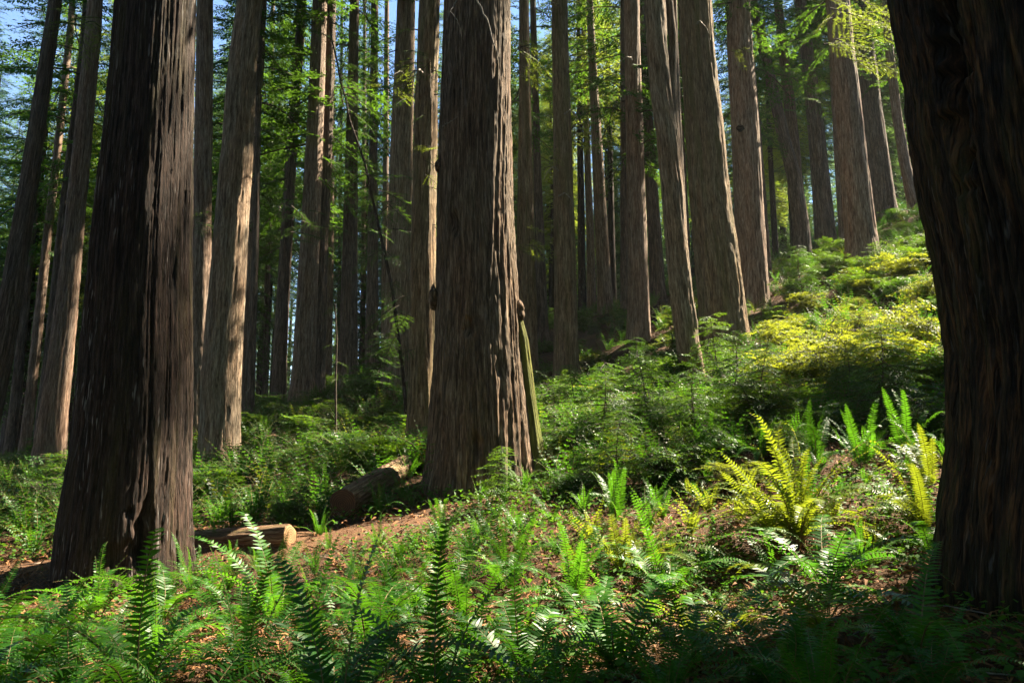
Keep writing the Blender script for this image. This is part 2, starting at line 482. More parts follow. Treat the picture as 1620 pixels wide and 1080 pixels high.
# ------------------------------------------------------------------ boughs and crowns
def diamond(base, d, side, L, W, curl):
    """leaf quads: arrays of base points, directions, side vectors"""
    up = np.cross(d, side)
    a = base; b = base + d * (L * .45)[:, None] + side * (W / 2)[:, None]
    t = base + d * L[:, None] - up * (L * curl)[:, None]
    c = base + d * (L * .45)[:, None] - side * (W / 2)[:, None]
    V = np.stack([a, b, t, c], 1).reshape(-1, 3)
    return V, np.arange(len(V)).reshape(-1, 4)

def bough(L=2.0, step=.17, leaf=.11, wid=.045, droop=.25, seed=0, leaf_step=.085, stalk=True, width=.42):
    r = np.random.default_rng(seed)
    g = Geo()
    base, dirs = [], []
    ts = np.arange(.12 * L, L, step)
    def main(s): return np.array([s, .04 * L * sin(s * 2.3 + seed), -droop * s * s / L])
    for i, s in enumerate(ts):
        sgn = 1 if i % 2 else -1
        f = s / L
        ln = L * width * (min(1, f / .3 + .25)) * (1 - f) ** .75 + .08
        ln *= r.uniform(.7, 1.2)
        ang = sgn * (R(62) - R(22) * f) + r.normal(0, .12)
        o = main(s); dd = np.array([cos(ang), sin(ang), r.normal(-.1, .1)])
        m = max(2, int(ln / leaf_step))
        for q in range(m):
            fr = (q + .5) / m
            p = o + dd * ln * fr + np.array([0, 0, -.18 * ln * fr * fr])
            for sg in (1, -1):
                a2 = ang + sg * R(48) + r.normal(0, .2)
                base.append(p); dirs.append([cos(a2), sin(a2), r.normal(-.15, .22)])
        base.append(o + dd * ln); dirs.append(dd)
    base = np.array(base); dirs = np.array(dirs); dirs /= np.linalg.norm(dirs, axis=1)[:, None]
    n = len(base)
    nrm = np.array([0, 0, 1.0])[None] + r.normal(0, .28, (n, 3))
    side = np.cross(nrm, dirs); side /= np.linalg.norm(side, axis=1)[:, None]
    V, Fq = diamond(base, dirs, side, leaf * r.uniform(.7, 1.25, n), wid * r.uniform(.8, 1.2, n), .15)
    g.add(V, Fq, 0, np.repeat(r.uniform(0, 1, n), 4))
    if stalk:
        pts = [main(s) for s in np.linspace(0, L * .95, 5)]
        V, Fq = tube(pts, np.linspace(.016 * L, .003 * L, 5), 4)
        g.add(V, Fq, 1)
    return g

B_FINE = [bough(1.6, .10, .07, .026, .3, s, .05) for s in range(4)]          # near: about 900 leaves
B_MID = [bough(2.4, .13, .17, .066, .45, 20 + s, .08) for s in range(5)]       # background trees
B_FAR = [bough(3.0, .26, .34, .12, .5, 40 + s, .19) for s in range(4)]       # far trees
B_ROOF = [bough(3.4, .42, .42, .22, .3, 60 + s, .30) for s in range(4)]       # high crowns above the picture

def crown_geo(z0, z1, rmax, n, boughs, seed, origin=None, lit_gap=False, conical=.6, size=None, axis_fn=None):
    """boughs whorled about a trunk between two heights (root at the origin)"""
    r = np.random.default_rng(seed)
    g = Geo()
    for i in range(n):
        f = (i + r.uniform(0, 1)) / n
        z = z0 + (z1 - z0) * f
        rad = rmax * ((1 - f) ** conical) * (min(1, .55 + f * 4)) * r.uniform(.65, 1.15)
        b = boughs[r.integers(len(boughs))]
        L0 = b.len
        sc = max(.25, rad / L0)
        az = i * 2.399 + r.normal(0, .3)
        ax = axis_fn(z) if axis_fn else (0, 0)
        pos = np.array([ax[0], ax[1], z])
        if lit_gap:
            mid = np.asarray(origin) + pos + .55 * rad * np.array([cos(az), sin(az), -.2])
            if r.random() < blocked(mid, rad * .42):
                continue
        tilt = R(8) + r.normal(0, .16) - f * R(25)
        g.merge(b, sc, rotz(az) @ roty(tilt) @ rotx(r.normal(0, .25)), pos, tint=r.uniform(-.35, .35))
    return g
for lst, L in ((B_FINE, 1.6), (B_MID, 2.4), (B_FAR, 3.0), (B_ROOF, 3.4)):
    for b in lst: b.len = L

# ------------------------------------------------------------------ trunks
def trunk_geo(stops, H=None, ridge=.075, amp=.035, flute=.06, flare=.18, seed=0, holes=(), wob=.015, zext=.9, nseg=None, rows=None, spiral=.0, flare_h=.55):
    """stops: world (x, y, z, radius) from the foot upward. Mesh in coordinates about stops[0]."""
    st = np.array(stops, float); o = st[0, :3].copy()
    zz = st[:, 2] - o[2]
    vis_top = zz[-1]
    pxm = .632 * F / max(4, o[1])
    r0 = st[0, 3]
    n = nseg or int(np.clip(2 * pi * r0 * pxm / 1.25, 26, 760))
    dz = np.clip(2.2 / pxm, .03, .35)
    hs = np.arange(-zext, vis_top + .5, dz)
    if rows: hs = np.linspace(-zext, vis_top + .3, rows)
    top_slope = (st[-1, :2] - st[-2, :2]) / (zz[-1] - zz[-2])
    if H and H > vis_top + 1:
        hs = np.r_[hs, np.linspace(vis_top + 1.0, H, 16)]
    cxs = np.interp(hs, zz, st[:, 0] - o[0]); cys = np.interp(hs, zz, st[:, 1] - o[1]); rs = np.interp(hs, zz, st[:, 3])
    above = hs > vis_top
    cxs[above] += top_slope[0] * (hs[above] - vis_top) * .6; cys[above] += top_slope[1] * (hs[above] - vis_top) * .6
    if H:
        rs[above] = st[-1, 3] * np.clip(1 - (hs[above] - vis_top) / (H - vis_top + .01) * .93, .04, 1)
    cxs = cxs + wob * r0 * vnoise(hs * .5 + seed, hs * 0 + 1, seed); cys = cys + wob * r0 * vnoise(hs * .5 + seed, hs * 0 + 9, seed + 1)
    th = np.arange(n) / n * 2 * pi
    TH, HH = np.meshgrid(th, hs); RR = np.repeat(rs[:, None], n, 1)
    u = TH / (2 * pi)
    k1 = max(6, int(2 * pi * r0 / ridge)); k2 = k1 * 3
    warp = .6 * vnoise(u * 8, HH * .22, seed + 3, 8) + .25 * vnoise(u * 20, HH * 1.1, seed + 4, 20) + spiral * HH * k1 / 6
    nf = 5 if r0 < .6 else 8
    fl = vnoise(u * nf, HH * .10 + 3, seed + 5, nf)
    a = vnoise(u * k1 + warp, HH * .33 + 7, seed + 6, k1)
    rid = 1 - np.abs(a) * 2.0
    b = vnoise(u * k2 + warp * 2, HH * 1.3, seed + 7, k2)
    k1h = max(3, k1 // 2)
    pl = vnoise(u * k1h + warp * .5, HH * .9, seed + 9, k1h)
    e = np.exp(-np.clip(HH, 0, 99) / flare_h)
    amp_ = min(amp, .075 * r0) * np.clip(RR / r0, .3, 1)
    groove = np.exp(-(a / .13) ** 2)
    fine = np.exp(-(b / .22) ** 2)
    scale_ = vnoise(u * k1 + warp, HH * 1.3, seed + 12, k1)
    rad = RR * (1 + flute * fl * (1 + 1.5 * e)) - amp_ * 1.25 * groove * (.65 + .35 * pl) + amp_ * .5 * np.clip(np.abs(a) * 1.6, 0, 1) - amp_ * .38 * fine + amp_ * .30 * pl + amp_ * .22 * scale_ + amp_ * .16 * vnoise(u * k2 * 1 + warp, HH * 6.5, seed + 13, k2) + amp_ * .2 * vnoise(u * k1 + warp, HH * 8, seed + 14, k1) - amp_ * .35
    rad = rad + flare * r0 * e * (1 + .5 * fl)
    for (ang, h0, da, dh, dep) in holes:
        dth = (TH - ang + pi) % (2 * pi) - pi
        q = (dth / da) ** 2 + ((HH - h0) / dh) ** 2
        rag = 1 + .5 * vnoise(u * 60, HH * 9, seed + 11, 60)
        rad = rad - dep * np.exp(-(q * rag) ** 2)
    X = cxs[:, None] + rad * np.cos(TH); Y = cys[:, None] + rad * np.sin(TH)
    V = np.stack([X, Y, HH], -1).reshape(-1, 3)
    aux = np.stack([r0 * np.cos(TH) + seed * 3.1, r0 * np.sin(TH) + seed * 1.7, HH], -1).reshape(-1, 3)
    g = Geo(); g.add(V, grid_faces(len(hs), n, True), 0, .5, aux)
    def axis_fn(z): return (float(np.interp(z, hs, cxs)), float(np.interp(z, hs, cys)))
    return g, o, axis_fn, hs, rs

def px_stops(Y, stops, foot=True):
    """(u, v, width in pixels) -> world stops at the distance Y; the foot drops on the ground"""
    out = []
    for i, (u, v, w_) in enumerate(stops):
        p = at(u, v, Y)
        out.append([p[0], Y, p[2], w_ / 2 * depth(p) / F])
    if foot:
        z = gz(out[0][0], Y)
        out[0][2] = min(z, out[1][2] - .3)
    return out

GROVE = 'redwoods standing in the grove'
TREES = {}
def redwood(key, label, Y, stops, mat, H=50, crown=True, name='redwood_tree', group=GROVE, crown_n=110, **kw):
    seed = len(TREES) * 7 + 1
    st = px_stops(Y, stops)
    g, o, ax, hs, rs = trunk_geo(st, H, seed=seed, **kw)
    root = thing(name, label, 'tree', o, group)
    link('trunk', g.mesh('trunk', [M[mat]], True), root)
    if crown:
        zt = st[-1][2] - o[2]
        z0 = max(zt + 2.5, 18)
        c = crown_geo(z0, H, 5.2, crown_n, B_ROOF, seed + 5, o, True, .45, axis_fn=ax)
        if Y > 31:
            low = crown_geo(8 + seed % 6, z0 + 3, 3.4, 34, B_MID, seed + 6, o, True, .2, axis_fn=ax)
            if low.V: c.merge(low)
        if c.V:
            link('crown', c.mesh('crown', [M['needle'], M['twig']]), root)
    TREES[key] = (root, o, ax, st)
    return root, o

def world_to_local(root, p):
    return np.asarray(p) - np.array(root.location)

def dead_branch(root, pts, r0, mat='wood', name='dead_branch'):
    """pts are world points"""
    P = np.array(pts); n = max(8, len(P) * 4)
    t = np.linspace(0, len(P) - 1, n)
    Q = np.stack([np.interp(t, range(len(P)), P[:, k]) for k in range(3)], 1)
    Q[1:-1] += rng.normal(0, r0 * .5, (n - 2, 3))
    g = Geo(); V, Fq = tube(Q - np.array(root.location), np.linspace(r0, r0 * .25, n), 6); g.add(V, Fq)
    return link(name, g.mesh(name, [M[mat]], True), root)

def spray(root, items, mat='needle', name='foliage_bough', boughs=None):
    """leafy boughs growing from a trunk: (world start, azimuth, tilt, scale)"""
    boughs = boughs or B_FINE
    g = Geo()
    for (p, az, tilt, sc) in items:
        g.merge(boughs[rng.integers(len(boughs))], sc, rotz(az) @ roty(tilt) @ rotx(rng.normal(0, .25)), world_to_local(root, p), tint=rng.uniform(-.3, .3))
    return link(name, g.mesh(name, [M[mat], M['twig']]), root)

def spray_cloud(u0, u1, v0, v1, Y, n, sc=(.5, 1.0), az=None, tilt=(-.1, .5)):
    out = []
    for _ in range(n):
        p = at(rng.uniform(u0, u1), rng.uniform(v0, v1), Y + rng.normal(0, .6))
        out.append((p, (rng.uniform(0, 2 * pi) if az is None else rng.normal(az, .6)), rng.uniform(*tilt), rng.uniform(*sc)))
    return out

def knob(root, p, r, mat, name='burl', squash=(1, 1, 1), seed=0, cup=0.0):
    """a knotty lump on the bark; cup > 0 hollows its face towards the camera"""
    nu, nv = 28, 18
    th = np.arange(nu) / nu * 2 * pi; ph = np.linspace(.02, pi - .02, nv)
    TH, PH = np.meshgrid(th, ph)
    d = np.stack([np.sin(PH) * np.cos(TH), np.sin(PH) * np.sin(TH), np.cos(PH)], -1)
    rr = r * (1 + .28 * vnoise(TH / (2 * pi) * 5, PH * 1.8, seed, 5) + .15 * vnoise(TH / (2 * pi) * 11, PH * 4, seed + 1, 11))
    if cup:
        rr = rr * (1 - cup * np.exp(-((d[..., 0] + .2) ** 2 + (d[..., 2]) ** 2) * 4) * (d[..., 1] < 0))
    V = d * rr[..., None] * np.array(squash)
    g = Geo(); g.add(V.reshape(-1, 3) + world_to_local(root, p), grid_faces(nv, nu, True))
    return link(name, g.mesh(name, [M[mat]], True), root)

# --- the two giants and the tree in the middle
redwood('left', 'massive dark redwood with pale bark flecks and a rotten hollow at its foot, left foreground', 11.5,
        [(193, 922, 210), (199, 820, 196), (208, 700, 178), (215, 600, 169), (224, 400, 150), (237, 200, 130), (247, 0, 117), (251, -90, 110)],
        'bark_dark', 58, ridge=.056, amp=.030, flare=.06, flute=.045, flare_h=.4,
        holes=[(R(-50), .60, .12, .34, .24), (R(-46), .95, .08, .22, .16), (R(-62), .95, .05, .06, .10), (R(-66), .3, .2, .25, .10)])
redwood('middle', 'thick grey brown redwood in the middle with torn bark strips and knots', 15.5,
        [(762, 768, 176), (758, 660, 162), (755, 540, 138), (752, 400, 126), (751, 300, 120), (752, 150, 112), (753, 0, 106), (753, -90, 102)],
        'bark_grey', 58, ridge=.075, amp=.044, flare=.07, flute=.05, spiral=-.05, flare_h=.5,
        holes=[(R(-100), 2.95, .10, .14, .18), (R(-92), .75, .10, .2, .16), (R(-118), 5.0, .10, .22, .14), (R(-60), 2.2, .12, .2, .08)])
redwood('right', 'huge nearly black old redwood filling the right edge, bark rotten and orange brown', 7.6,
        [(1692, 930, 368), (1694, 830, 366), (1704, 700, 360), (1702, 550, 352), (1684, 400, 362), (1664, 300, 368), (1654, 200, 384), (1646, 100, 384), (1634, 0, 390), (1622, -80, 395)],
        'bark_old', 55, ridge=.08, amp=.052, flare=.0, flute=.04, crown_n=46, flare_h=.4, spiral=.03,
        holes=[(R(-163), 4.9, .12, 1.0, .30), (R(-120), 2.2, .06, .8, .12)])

# --- trunks left of the middle, front to back
redwood('grey_left', 'tall straight grey redwood trunk just right of the massive dark left one', 24,
        [(347, 722, 66), (350, 600, 62), (360, 450, 55), (374, 250, 48), (384, 100, 42), (395, 0, 37), (401, -70, 34)], 'bark_pale', 50, amp=.035, flare=.08)
redwood('grey_left_behind', 'pale sunlit trunk showing along the right edge of the massive dark tree', 27,
        [(311, 705, 32), (314, 600, 31), (319, 400, 29), (322, 200, 27), (324, 0, 25), (325, -70, 24)], 'bark_red', 50, amp=.03)
redwood('lean_left', 'leaning redwood with sunlit pinkish bark near the left edge', 28,
        [(74, 760, 50), (88, 640, 40), (102, 520, 34), (114, 400, 29), (130, 230, 26), (148, 40, 23), (155, -60, 21)], 'bark_red', 48, amp=.03, flare=.1)
redwood('edge_left', 'dark leaning redwood cut off by the left edge of the frame', 26,
        [(-62, 800, 60), (-30, 680, 46), (0, 560, 38), (22, 440, 31), (44, 300, 27), (66, 150, 22), (88, 0, 19), (98, -70, 18)], 'bark_mid', 48, amp=.03, flare=.1)
redwood('slim_a', 'slim sunlit trunk between the two leaning ones at left', 38,
        [(34, 752, 18), (46, 650, 16), (60, 520, 15), (74, 385, 13), (92, 230, 11), (112, 40, 10), (118, -50, 9)], 'bark_red', 44, amp=.02)
redwood('slim_b', 'slim dim trunk just right of the one cut off by the left edge', 40,
        [(10, 755, 17), (24, 640, 16), (34, 540, 14), (44, 430, 13), (58, 300, 11), (80, 100, 10), (92, -50, 9)], 'bark_mid', 44, amp=.02)
redwood('twin_back', 'thin shadowy trunk close behind the leaning pinkish redwood', 36,
        [(58, 748, 20), (66, 660, 18), (78, 560, 16), (90, 440, 14), (104, 300, 12), (128, 100, 10), (140, -40, 9)], 'bark_mid', 44, amp=.02)
redwood('strip_behind', 'narrow sunlit trunk touching the right side of the tall grey redwood', 34,
        [(378, 690, 17), (385, 560, 16), (394, 420, 14), (404, 240, 12), (414, 60, 11), (419, -50, 10)], 'bark_red', 46, amp=.02)
redwood('thin_dark', 'thin dark pole of a trunk right of the tall grey redwood', 33,
        [(396, 672, 13), (399, 560, 12), (404, 400, 11), (408, 200, 9), (411, 0, 8), (412, -50, 7)], 'bark_mid', 38, amp=.015)
redwood('mid_slim', 'slim dark trunk left of the fused dark pair', 37,
        [(439, 652, 25), (444, 540, 22), (452, 400, 19), (462, 240, 16), (474, 60, 14), (480, -50, 13)], 'bark_mid', 46, amp=.025)
redwood('pair_lit', 'sunlit redwood on the left of the fused dark pair', 35,
        [(478, 648, 40), (482, 560, 35), (488, 420, 31), (494, 300, 28), (500, 160, 25), (506, 0, 23), (509, -60, 22)], 'bark_red', 50, amp=.03)
redwood('pair_dark', 'dark redwood on the right of the fused pair', 35.6,
        [(496, 645, 32), (501, 560, 28), (507, 420, 24), (513, 300, 21), (519, 160, 18), (525, 0, 15), (528, -60, 14)], 'bark_mid', 50, amp=.03)
redwood('mid_straight', 'straight dark trunk between the fused pair and the leaning dead stem', 38,
        [(550, 622, 32), (551, 520, 28), (553, 400, 24), (556, 250, 20), (559, 100, 16), (561, 0, 14), (562, -60, 13)], 'bark_mid', 48, amp=.03)
redwood('mid_thin', 'thin distant trunk behind the leaning dead stem', 43,
        [(588, 602, 24), (589, 480, 20), (590, 300, 15), (592, 100, 12), (593, -50, 11)], 'bark_mid', 46, amp=.02)
redwood('mid_broad', 'broad grey trunk with a sun patch, two trees left of the middle redwood', 33,
        [(630, 616, 52), (631, 500, 45), (633, 380, 40), (636, 250, 36), (640, 100, 32), (643, 0, 29), (645, -60, 28)], 'bark_pale', 50, amp=.03)
redwood('beside_middle', 'reddish trunk pressed against the left side of the middle redwood', 21,
        [(666, 712, 46), (667, 600, 43), (669, 450, 40), (672, 300, 38), (676, 150, 36), (680, 0, 34), (682, -60, 33)], 'bark_olive', 50, amp=.035)
for k_, (u0, v0, u1, w0, Y, lab) in enumerate([(420, 640, 432, 10, 52, 'hair thin far trunk right of the thin dark pole'), (520, 622, 528, 11, 50, 'thin pale far trunk behind the right of the fused pair'),
        (574, 600, 577, 9, 56, 'thin far trunk right of the straight dark one'), (608, 590, 612, 12, 50, 'pale far trunk left of the broad grey one'),
        (384, 660, 396, 10, 54, 'thin far trunk showing beside the narrow sunlit one'), (536, 610, 541, 7, 58, 'faintest far trunk left of the straight dark one')]):
    redwood('far%d' % k_, lab, Y, [(u0, v0, w0), ((u0 + u1) / 2, 300, w0 * .8), (u1, 0, w0 * .6), (u1 + 2, -50, w0 * .55)], 'bark_red' if k_ in (1, 3) else 'bark_mid', 44, crown=False, amp=.015)

# --- trunks right of the middle
redwood('r1', 'slim brown trunk first right of the middle redwood', 34,
        [(841, 602, 23), (839, 500, 21), (836, 350, 18), (833, 180, 15), (830, 0, 13), (829, -60, 12)], 'bark_olive', 48, amp=.02)
redwood('r2', 'thin shadowed trunk touching the first slim one right of the middle', 40,
        [(858, 545, 20), (855, 420, 16), (851, 300, 13), (847, 150, 11), (843, 0, 9), (842, -60, 9)], 'bark_mid', 46, amp=.02)
redwood('r3', 'straight knotty brown trunk alone right of the middle redwood', 32.5,
        [(896, 612, 41), (895, 500, 37), (893, 350, 33), (890, 200, 29), (886, 50, 26), (885, -50, 25)], 'bark_olive', 48, amp=.022, flare=.12)
redwood('r4', 'slender bluish grey trunk leaning left above the bright shrubs', 45,
        [(958, 492, 26), (953, 400, 22), (947, 280, 18), (940, 150, 14), (934, 30, 11), (931, -60, 10)], 'bark_pale', 48, amp=.025)
redwood('r6', 'ruddy straight trunk left of the twisted forked tree', 34,
        [(1011, 535, 37), (1010, 450, 34), (1007, 330, 31), (1004, 200, 28), (1000, 60, 26), (998, -50, 25)], 'bark_red', 50, amp=.028)
redwood('r7', 'dark slim trunk hidden behind the ruddy straight one', 41,
        [(988, 470, 15), (987, 350, 12), (986, 200, 10), (985, 0, 8), (985, -50, 8)], 'bark_mid', 44, amp=.02)
redwood('r8', 'shadowed trunk in the gap left of the twisted forked tree', 43,
        [(1041, 470, 24), (1036, 380, 21), (1030, 280, 18), (1023, 150, 14), (1014, 0, 11), (1011, -50, 10)], 'bark_mid', 46, amp=.025)
tw, two = redwood('twist', 'twisted pale trunk that forks near the top, before the widest slope redwood', 24,
        [(1101, 620, 40), (1091, 555, 40), (1080, 480, 38), (1072, 400, 37), (1064, 300, 36), (1055, 210, 36), (1046, 150, 35), (1040, 80, 34), (1036, 0, 33), (1034, -60, 32)], 'bark_pale', 44, amp=.03, spiral=.10, ridge=.13, flare=.05)
redwood('big_slope', 'widest redwood on the right slope with a sunlit right edge', 30,
        [(1146, 575, 84), (1142, 500, 76), (1133, 400, 69), (1122, 300, 64), (1112, 180, 58), (1102, 60, 53), (1096, -50, 50)], 'bark_olive', 52, amp=.05, ridge=.16, flare=.10)
redwood('red_slope', 'smooth cinnamon trunk with one small knot, right of the widest slope redwood', 36,
        [(1192, 482, 50), (1190, 420, 47), (1184, 300, 44), (1177, 180, 40), (1170, 60, 37), (1165, -50, 34)], 'bark_red', 50, amp=.03)
redwood('red_slope_back', 'dark sliver of a trunk behind the right side of the cinnamon one', 41,
        [(1213, 440, 18), (1206, 340, 16), (1198, 220, 14), (1188, 100, 12), (1180, 0, 10), (1176, -50, 9)], 'bark_mid', 44, amp=.02)
ly, lyo = redwood('vee', 'slanting trunk with a second stem rising beside it in a narrow V', 44,
        [(1272, 420, 28), (1266, 350, 26), (1256, 280, 22), (1240, 220, 19), (1222, 140, 17), (1204, 60, 16), (1190, 0, 15), (1178, -50, 14)], 'bark_mid', 46, amp=.025)
redwood('r24', 'plain trunk just right of the narrow V shaped pair', 46,
        [(1307, 398, 32), (1301, 320, 29), (1292, 220, 25), (1281, 120, 21), (1268, 20, 18), (1261, -50, 17)], 'bark_mid', 48, amp=.03)
redwood('r25', 'ridged pale brown redwood standing high on the right slope', 36.5,
        [(1367, 418, 52), (1361, 360, 47), (1352, 270, 43), (1342, 170, 40), (1330, 60, 37), (1320, -50, 35)], 'bark_red', 50, amp=.04, ridge=.14)
redwood('r25b', 'thin trunk peeping out left of the ridged pale brown redwood', 46,
        [(1334, 360, 14), (1328, 280, 12), (1320, 150, 10), (1312, 20, 9), (1308, -50, 8)], 'bark_red', 44, amp=.02)
redwood('r26', 'reddish dark trunk left of the huge black redwood, high on the slope', 48,
        [(1398, 348, 40), (1391, 280, 36), (1381, 190, 32), (1371, 100, 29), (1360, 0, 26), (1354, -50, 25)], 'bark_mid', 48, amp=.03)
redwood('r27', 'thin reddish trunk half hidden by the huge black redwood', 47,
        [(1447, 330, 18), (1432, 260, 17), (1420, 190, 15), (1408, 90, 13), (1398, 0, 11), (1393, -50, 10)], 'bark_red', 44, amp=.02)
redwood('r28', 'pale grey thin trunk left of the bluish leaning one', 52,
        [(936, 462, 16), (934, 380, 13), (930, 280, 11), (926, 160, 10), (922, 0, 8), (920, -50, 8)], 'bark_pale', 40, crown=False, amp=.02)
redwood('r29', 'black thin trunk between the twisted tree and the widest slope redwood', 44,
        [(1088, 470, 14), (1084, 350, 12), (1078, 220, 10), (1070, 80, 9), (1064, -50, 8)], 'bark_mid', 44, amp=.02)
redwood('r30', 'slim brown trunk directly right of the middle redwood, partly behind it', 37,
        [(822, 585, 15), (823, 450, 14), (825, 300, 12), (826, 120, 10), (826, -50, 9)], 'bark_olive', 44, amp=.02)

# second stems of the two forked trees
def stem_part(key, name, Y, stops, mat, H, seed):
    root = TREES[key][0]
    st = px_stops(Y, stops, False)
    g, o, ax, hs, rs = trunk_geo(st, H, seed=seed, zext=.2, flare=0, amp=.03)
    link(name, g.mesh(name, [M[mat]], True), root, loc=o - np.array(root.location))
stem_part('twist', 'second_stem', 24.2, [(1068, 260, 22), (1064, 190, 20), (1062, 120, 17), (1064, 60, 14), (1058, 0, 13), (1056, -60, 12)], 'bark_grey', 20, 301)
stem_part('twist', 'second_stem', 24.5, [(1084, 470, 16), (1078, 330, 14), (1072, 200, 13), (1067, 80, 12), (1064, -60, 11)], 'bark_red', 20, 302)
stem_part('vee', 'second_stem', 44.4, [(1263, 330, 22), (1257, 250, 19), (1250, 170, 17), (1240, 90, 15), (1230, 0, 13), (1225, -60, 12)], 'bark_grey', 28, 303)

# --- marks on the trunks
mid = TREES['middle'][0]
knob(mid, at(820, 492, 15.4), .17, 'bark_grey', 'burl', (.8, 1, 1.1), 4)
knob(mid, at(745, 282, 14.95), .10, 'dark_hole', 'broken_knot', (1.2, .7, .9), 5)
knob(mid, at(757, 84, 14.95), .11, 'bark_grey', 'broken_knot', (1.1, .8, .8), 6)
knob(mid, at(727, 456, 14.9), .11, 'dark_hole', 'broken_knot', (1.1, .6, .9), 7)
knob(mid, at(694, 262, 15.2), .10, 'bark_grey', 'broken_knot', (.8, .9, 1.2), 8)
knob(mid, at(745, 668, 14.75), .15, 'dark_hole', 'broken_knot', (1.1, .5, .9), 9)
knob(mid, at(686, 470, 15.3), .13, 'bark_grey', 'burl', (.7, .9, 1.6), 10)
dead_branch(mid, [at(748, -12, 14.7), at(770, 30, 14.5), at(786, 80, 14.55), at(795, 130, 14.75)], .022, 'wood', 'hanging_bark_strip')
dead_branch(mid, [at(727, -5, 14.7), at(712, 18, 14.4), at(706, 34, 14.4)], .013)
dead_branch(mid, [at(712, 18, 14.4), at(724, 34, 14.2), at(730, 58, 14.2)], .010)
dead_branch(mid, [at(700, 200, 14.9), at(714, 192, 14.5), at(724, 184, 14.5)], .013)
# the mossy sunlit buttress that leans on the right side of the middle tree
st = [[*at(851, 775, 15.4)[:2], 0, .18], [*at(838, 650, 15.4)[:2], 0, .15], [*at(826, 540, 15.4)[:2], 0, .12], [*at(812, 470, 15.4)[:2], 0, .05]]
for s_, v_ in zip(st, (760, 650, 540, 470)): s_[2] = at(800, v_, 15.6)[2]
g, o, ax, hs, rs = trunk_geo(st, None, seed=77, zext=.6, flare=.25, amp=.02, nseg=60)
link('mossy_buttress', g.mesh('mossy_buttress', [M['bark_moss']], True), mid, loc=o - np.array(mid.location))
cin = TREES['red_slope'][0]
knob(cin, at(1171, 203, 35.3), .17, 'dark_hole', 'knot', (1, .7, .9), 12)
for kkey, lst in (('r3', [(884, 10, -1), (893, 180, 1), (883, 270, -1), (884, 310, 1)]), ('big_slope', [(1098, 40, 1)]), ('beside_middle', [(668, 115, -1)]), ('mid_broad', [(640, 118, -1)]), ('r6', [(1000, 95, -1)])):
    root = TREES[kkey][0]; Yk = TREES[kkey][1][1]
    for (u, v, sg) in lst:
        dead_branch(root, [at(u, v, Yk - .45), at(u + sg * 8, v - 6, Yk - .9), at(u + sg * 18, v + 2, Yk - 1.2), at(u + sg * 24, v + 14, Yk - 1.2)], .035)

# leafy shoots that hang in front of or beside particular trunks
def shoot(key, n, box, dY, mat='needle', sc=(.35, .7), az=None, boughs=None):
    root = TREES[key][0]; Yk = TREES[key][1][1]
    return spray(root, spray_cloud(*box, Yk + dY, n, sc, az), mat, boughs=boughs)
shoot('beside_middle', 9, (640, 692, 80, 200), -1.2, 'needle', (.35, .7))
shoot('beside_middle', 8, (665, 690, 230, 360), -1.4, 'needle_sunlit', (.25, .5))
shoot('beside_middle', 9, (620, 668, 440, 600), -1.4, 'needle', (.4, .7), pi)
shoot('r1', 14, (812, 842, 70, 130), -6, 'needle_sunlit', (.5, .9), 0)
shoot('r1', 8, (815, 845, 360, 400), -6, 'needle_sunlit', (.4, .7), 0)
shoot('red_slope', 5, (1150, 1180, 75, 100), -2, 'needle_sunlit', (.4, .7))
shoot('r25', 22, (1300, 1400, -10, 95), -14, 'needle_sunlit', (.55, 1.0), -.6)
shoot('r24', 9, (1240, 1320, 110, 165), -4, 'needle', (.6, 1.0))
shoot('r3', 4, (872, 885, 225, 260), -1, 'needle_sunlit', (.3, .5))
shoot('grey_left_behind', 5, (305, 325, 330, 360), -2, 'needle', (.4, .7))
shoot('pair_lit', 9, (455, 510, 310, 400), -3, 'needle', (.6, 1.0))
shoot('lean_left', 12, (120, 185, 20, 60), -3, 'needle_sunlit', (.6, 1.1))
shoot('mid_broad', 12, (600, 665, 40, 160), -4, 'needle_sunlit', (.6, 1.1))
shoot('mid_broad', 10, (590, 665, 280, 380), -5, 'needle', (.6, 1.1))

# ------------------------------------------------------------------ leaning dead stem and poles
p_ = [at(u, v, 25) for u, v in ((648, 640), (628, 510), (611, 410), (592, 320), (575, 255), (552, 190), (540, 130), (524, 60), (514, -20))]
p_[0][2] = gz(p_[0][0], 25) - .2
root = thing('dead_leaning_tree', 'thin mossy dead stem leaning up to the left across the gap beside the middle redwood', 'tree', [p_[0][0], 25, p_[0][2] + .2])
Q = np.array([p_[0]] + p_[1:]); t = np.linspace(0, len(Q) - 1, 60)
Q = np.stack([np.interp(t, range(len(Q)), Q[:, k]) for k in range(3)], 1)
Q[2:, 0] += .05 * vnoise(t[2:] * 2, t[2:] * 0, 5); g = Geo(); V, Fq = tube(Q - np.array(root.location), np.linspace(.06, .022, 60), 8); g.add(V, Fq)
link('trunk', g.mesh('trunk', [M['bark_dark']], True), root)
spray(root, [(Q[int(k)] , rng.uniform(0, 2 * pi), rng.uniform(0, .6), rng.uniform(.5, 1.0)) for k in rng.uniform(8, 56, 26)], 'needle')
p_ = [at(533, 672, 22), at(531, 600, 22), at(533, 540, 22), at(530, 480, 22)]
p_[0][2] = gz(p_[0][0], 22) - .1
root = thing('bare_pole', 'thin bare stem standing on the green slope below the straight dark trunk', 'sapling', p_[0] + [0, 0, .1])
g = Geo(); V, Fq = tube(np.array(p_) - np.array(root.location), np.linspace(.035, .018, 4), 7); g.add(V, Fq)
link('stem', g.mesh('stem', [M['twig']], True), root)
spray(root, [(p_[1] + [0, 0, .5 * k], rng.uniform(0, 6.28), .1, .28) for k in range(5)], 'needle')

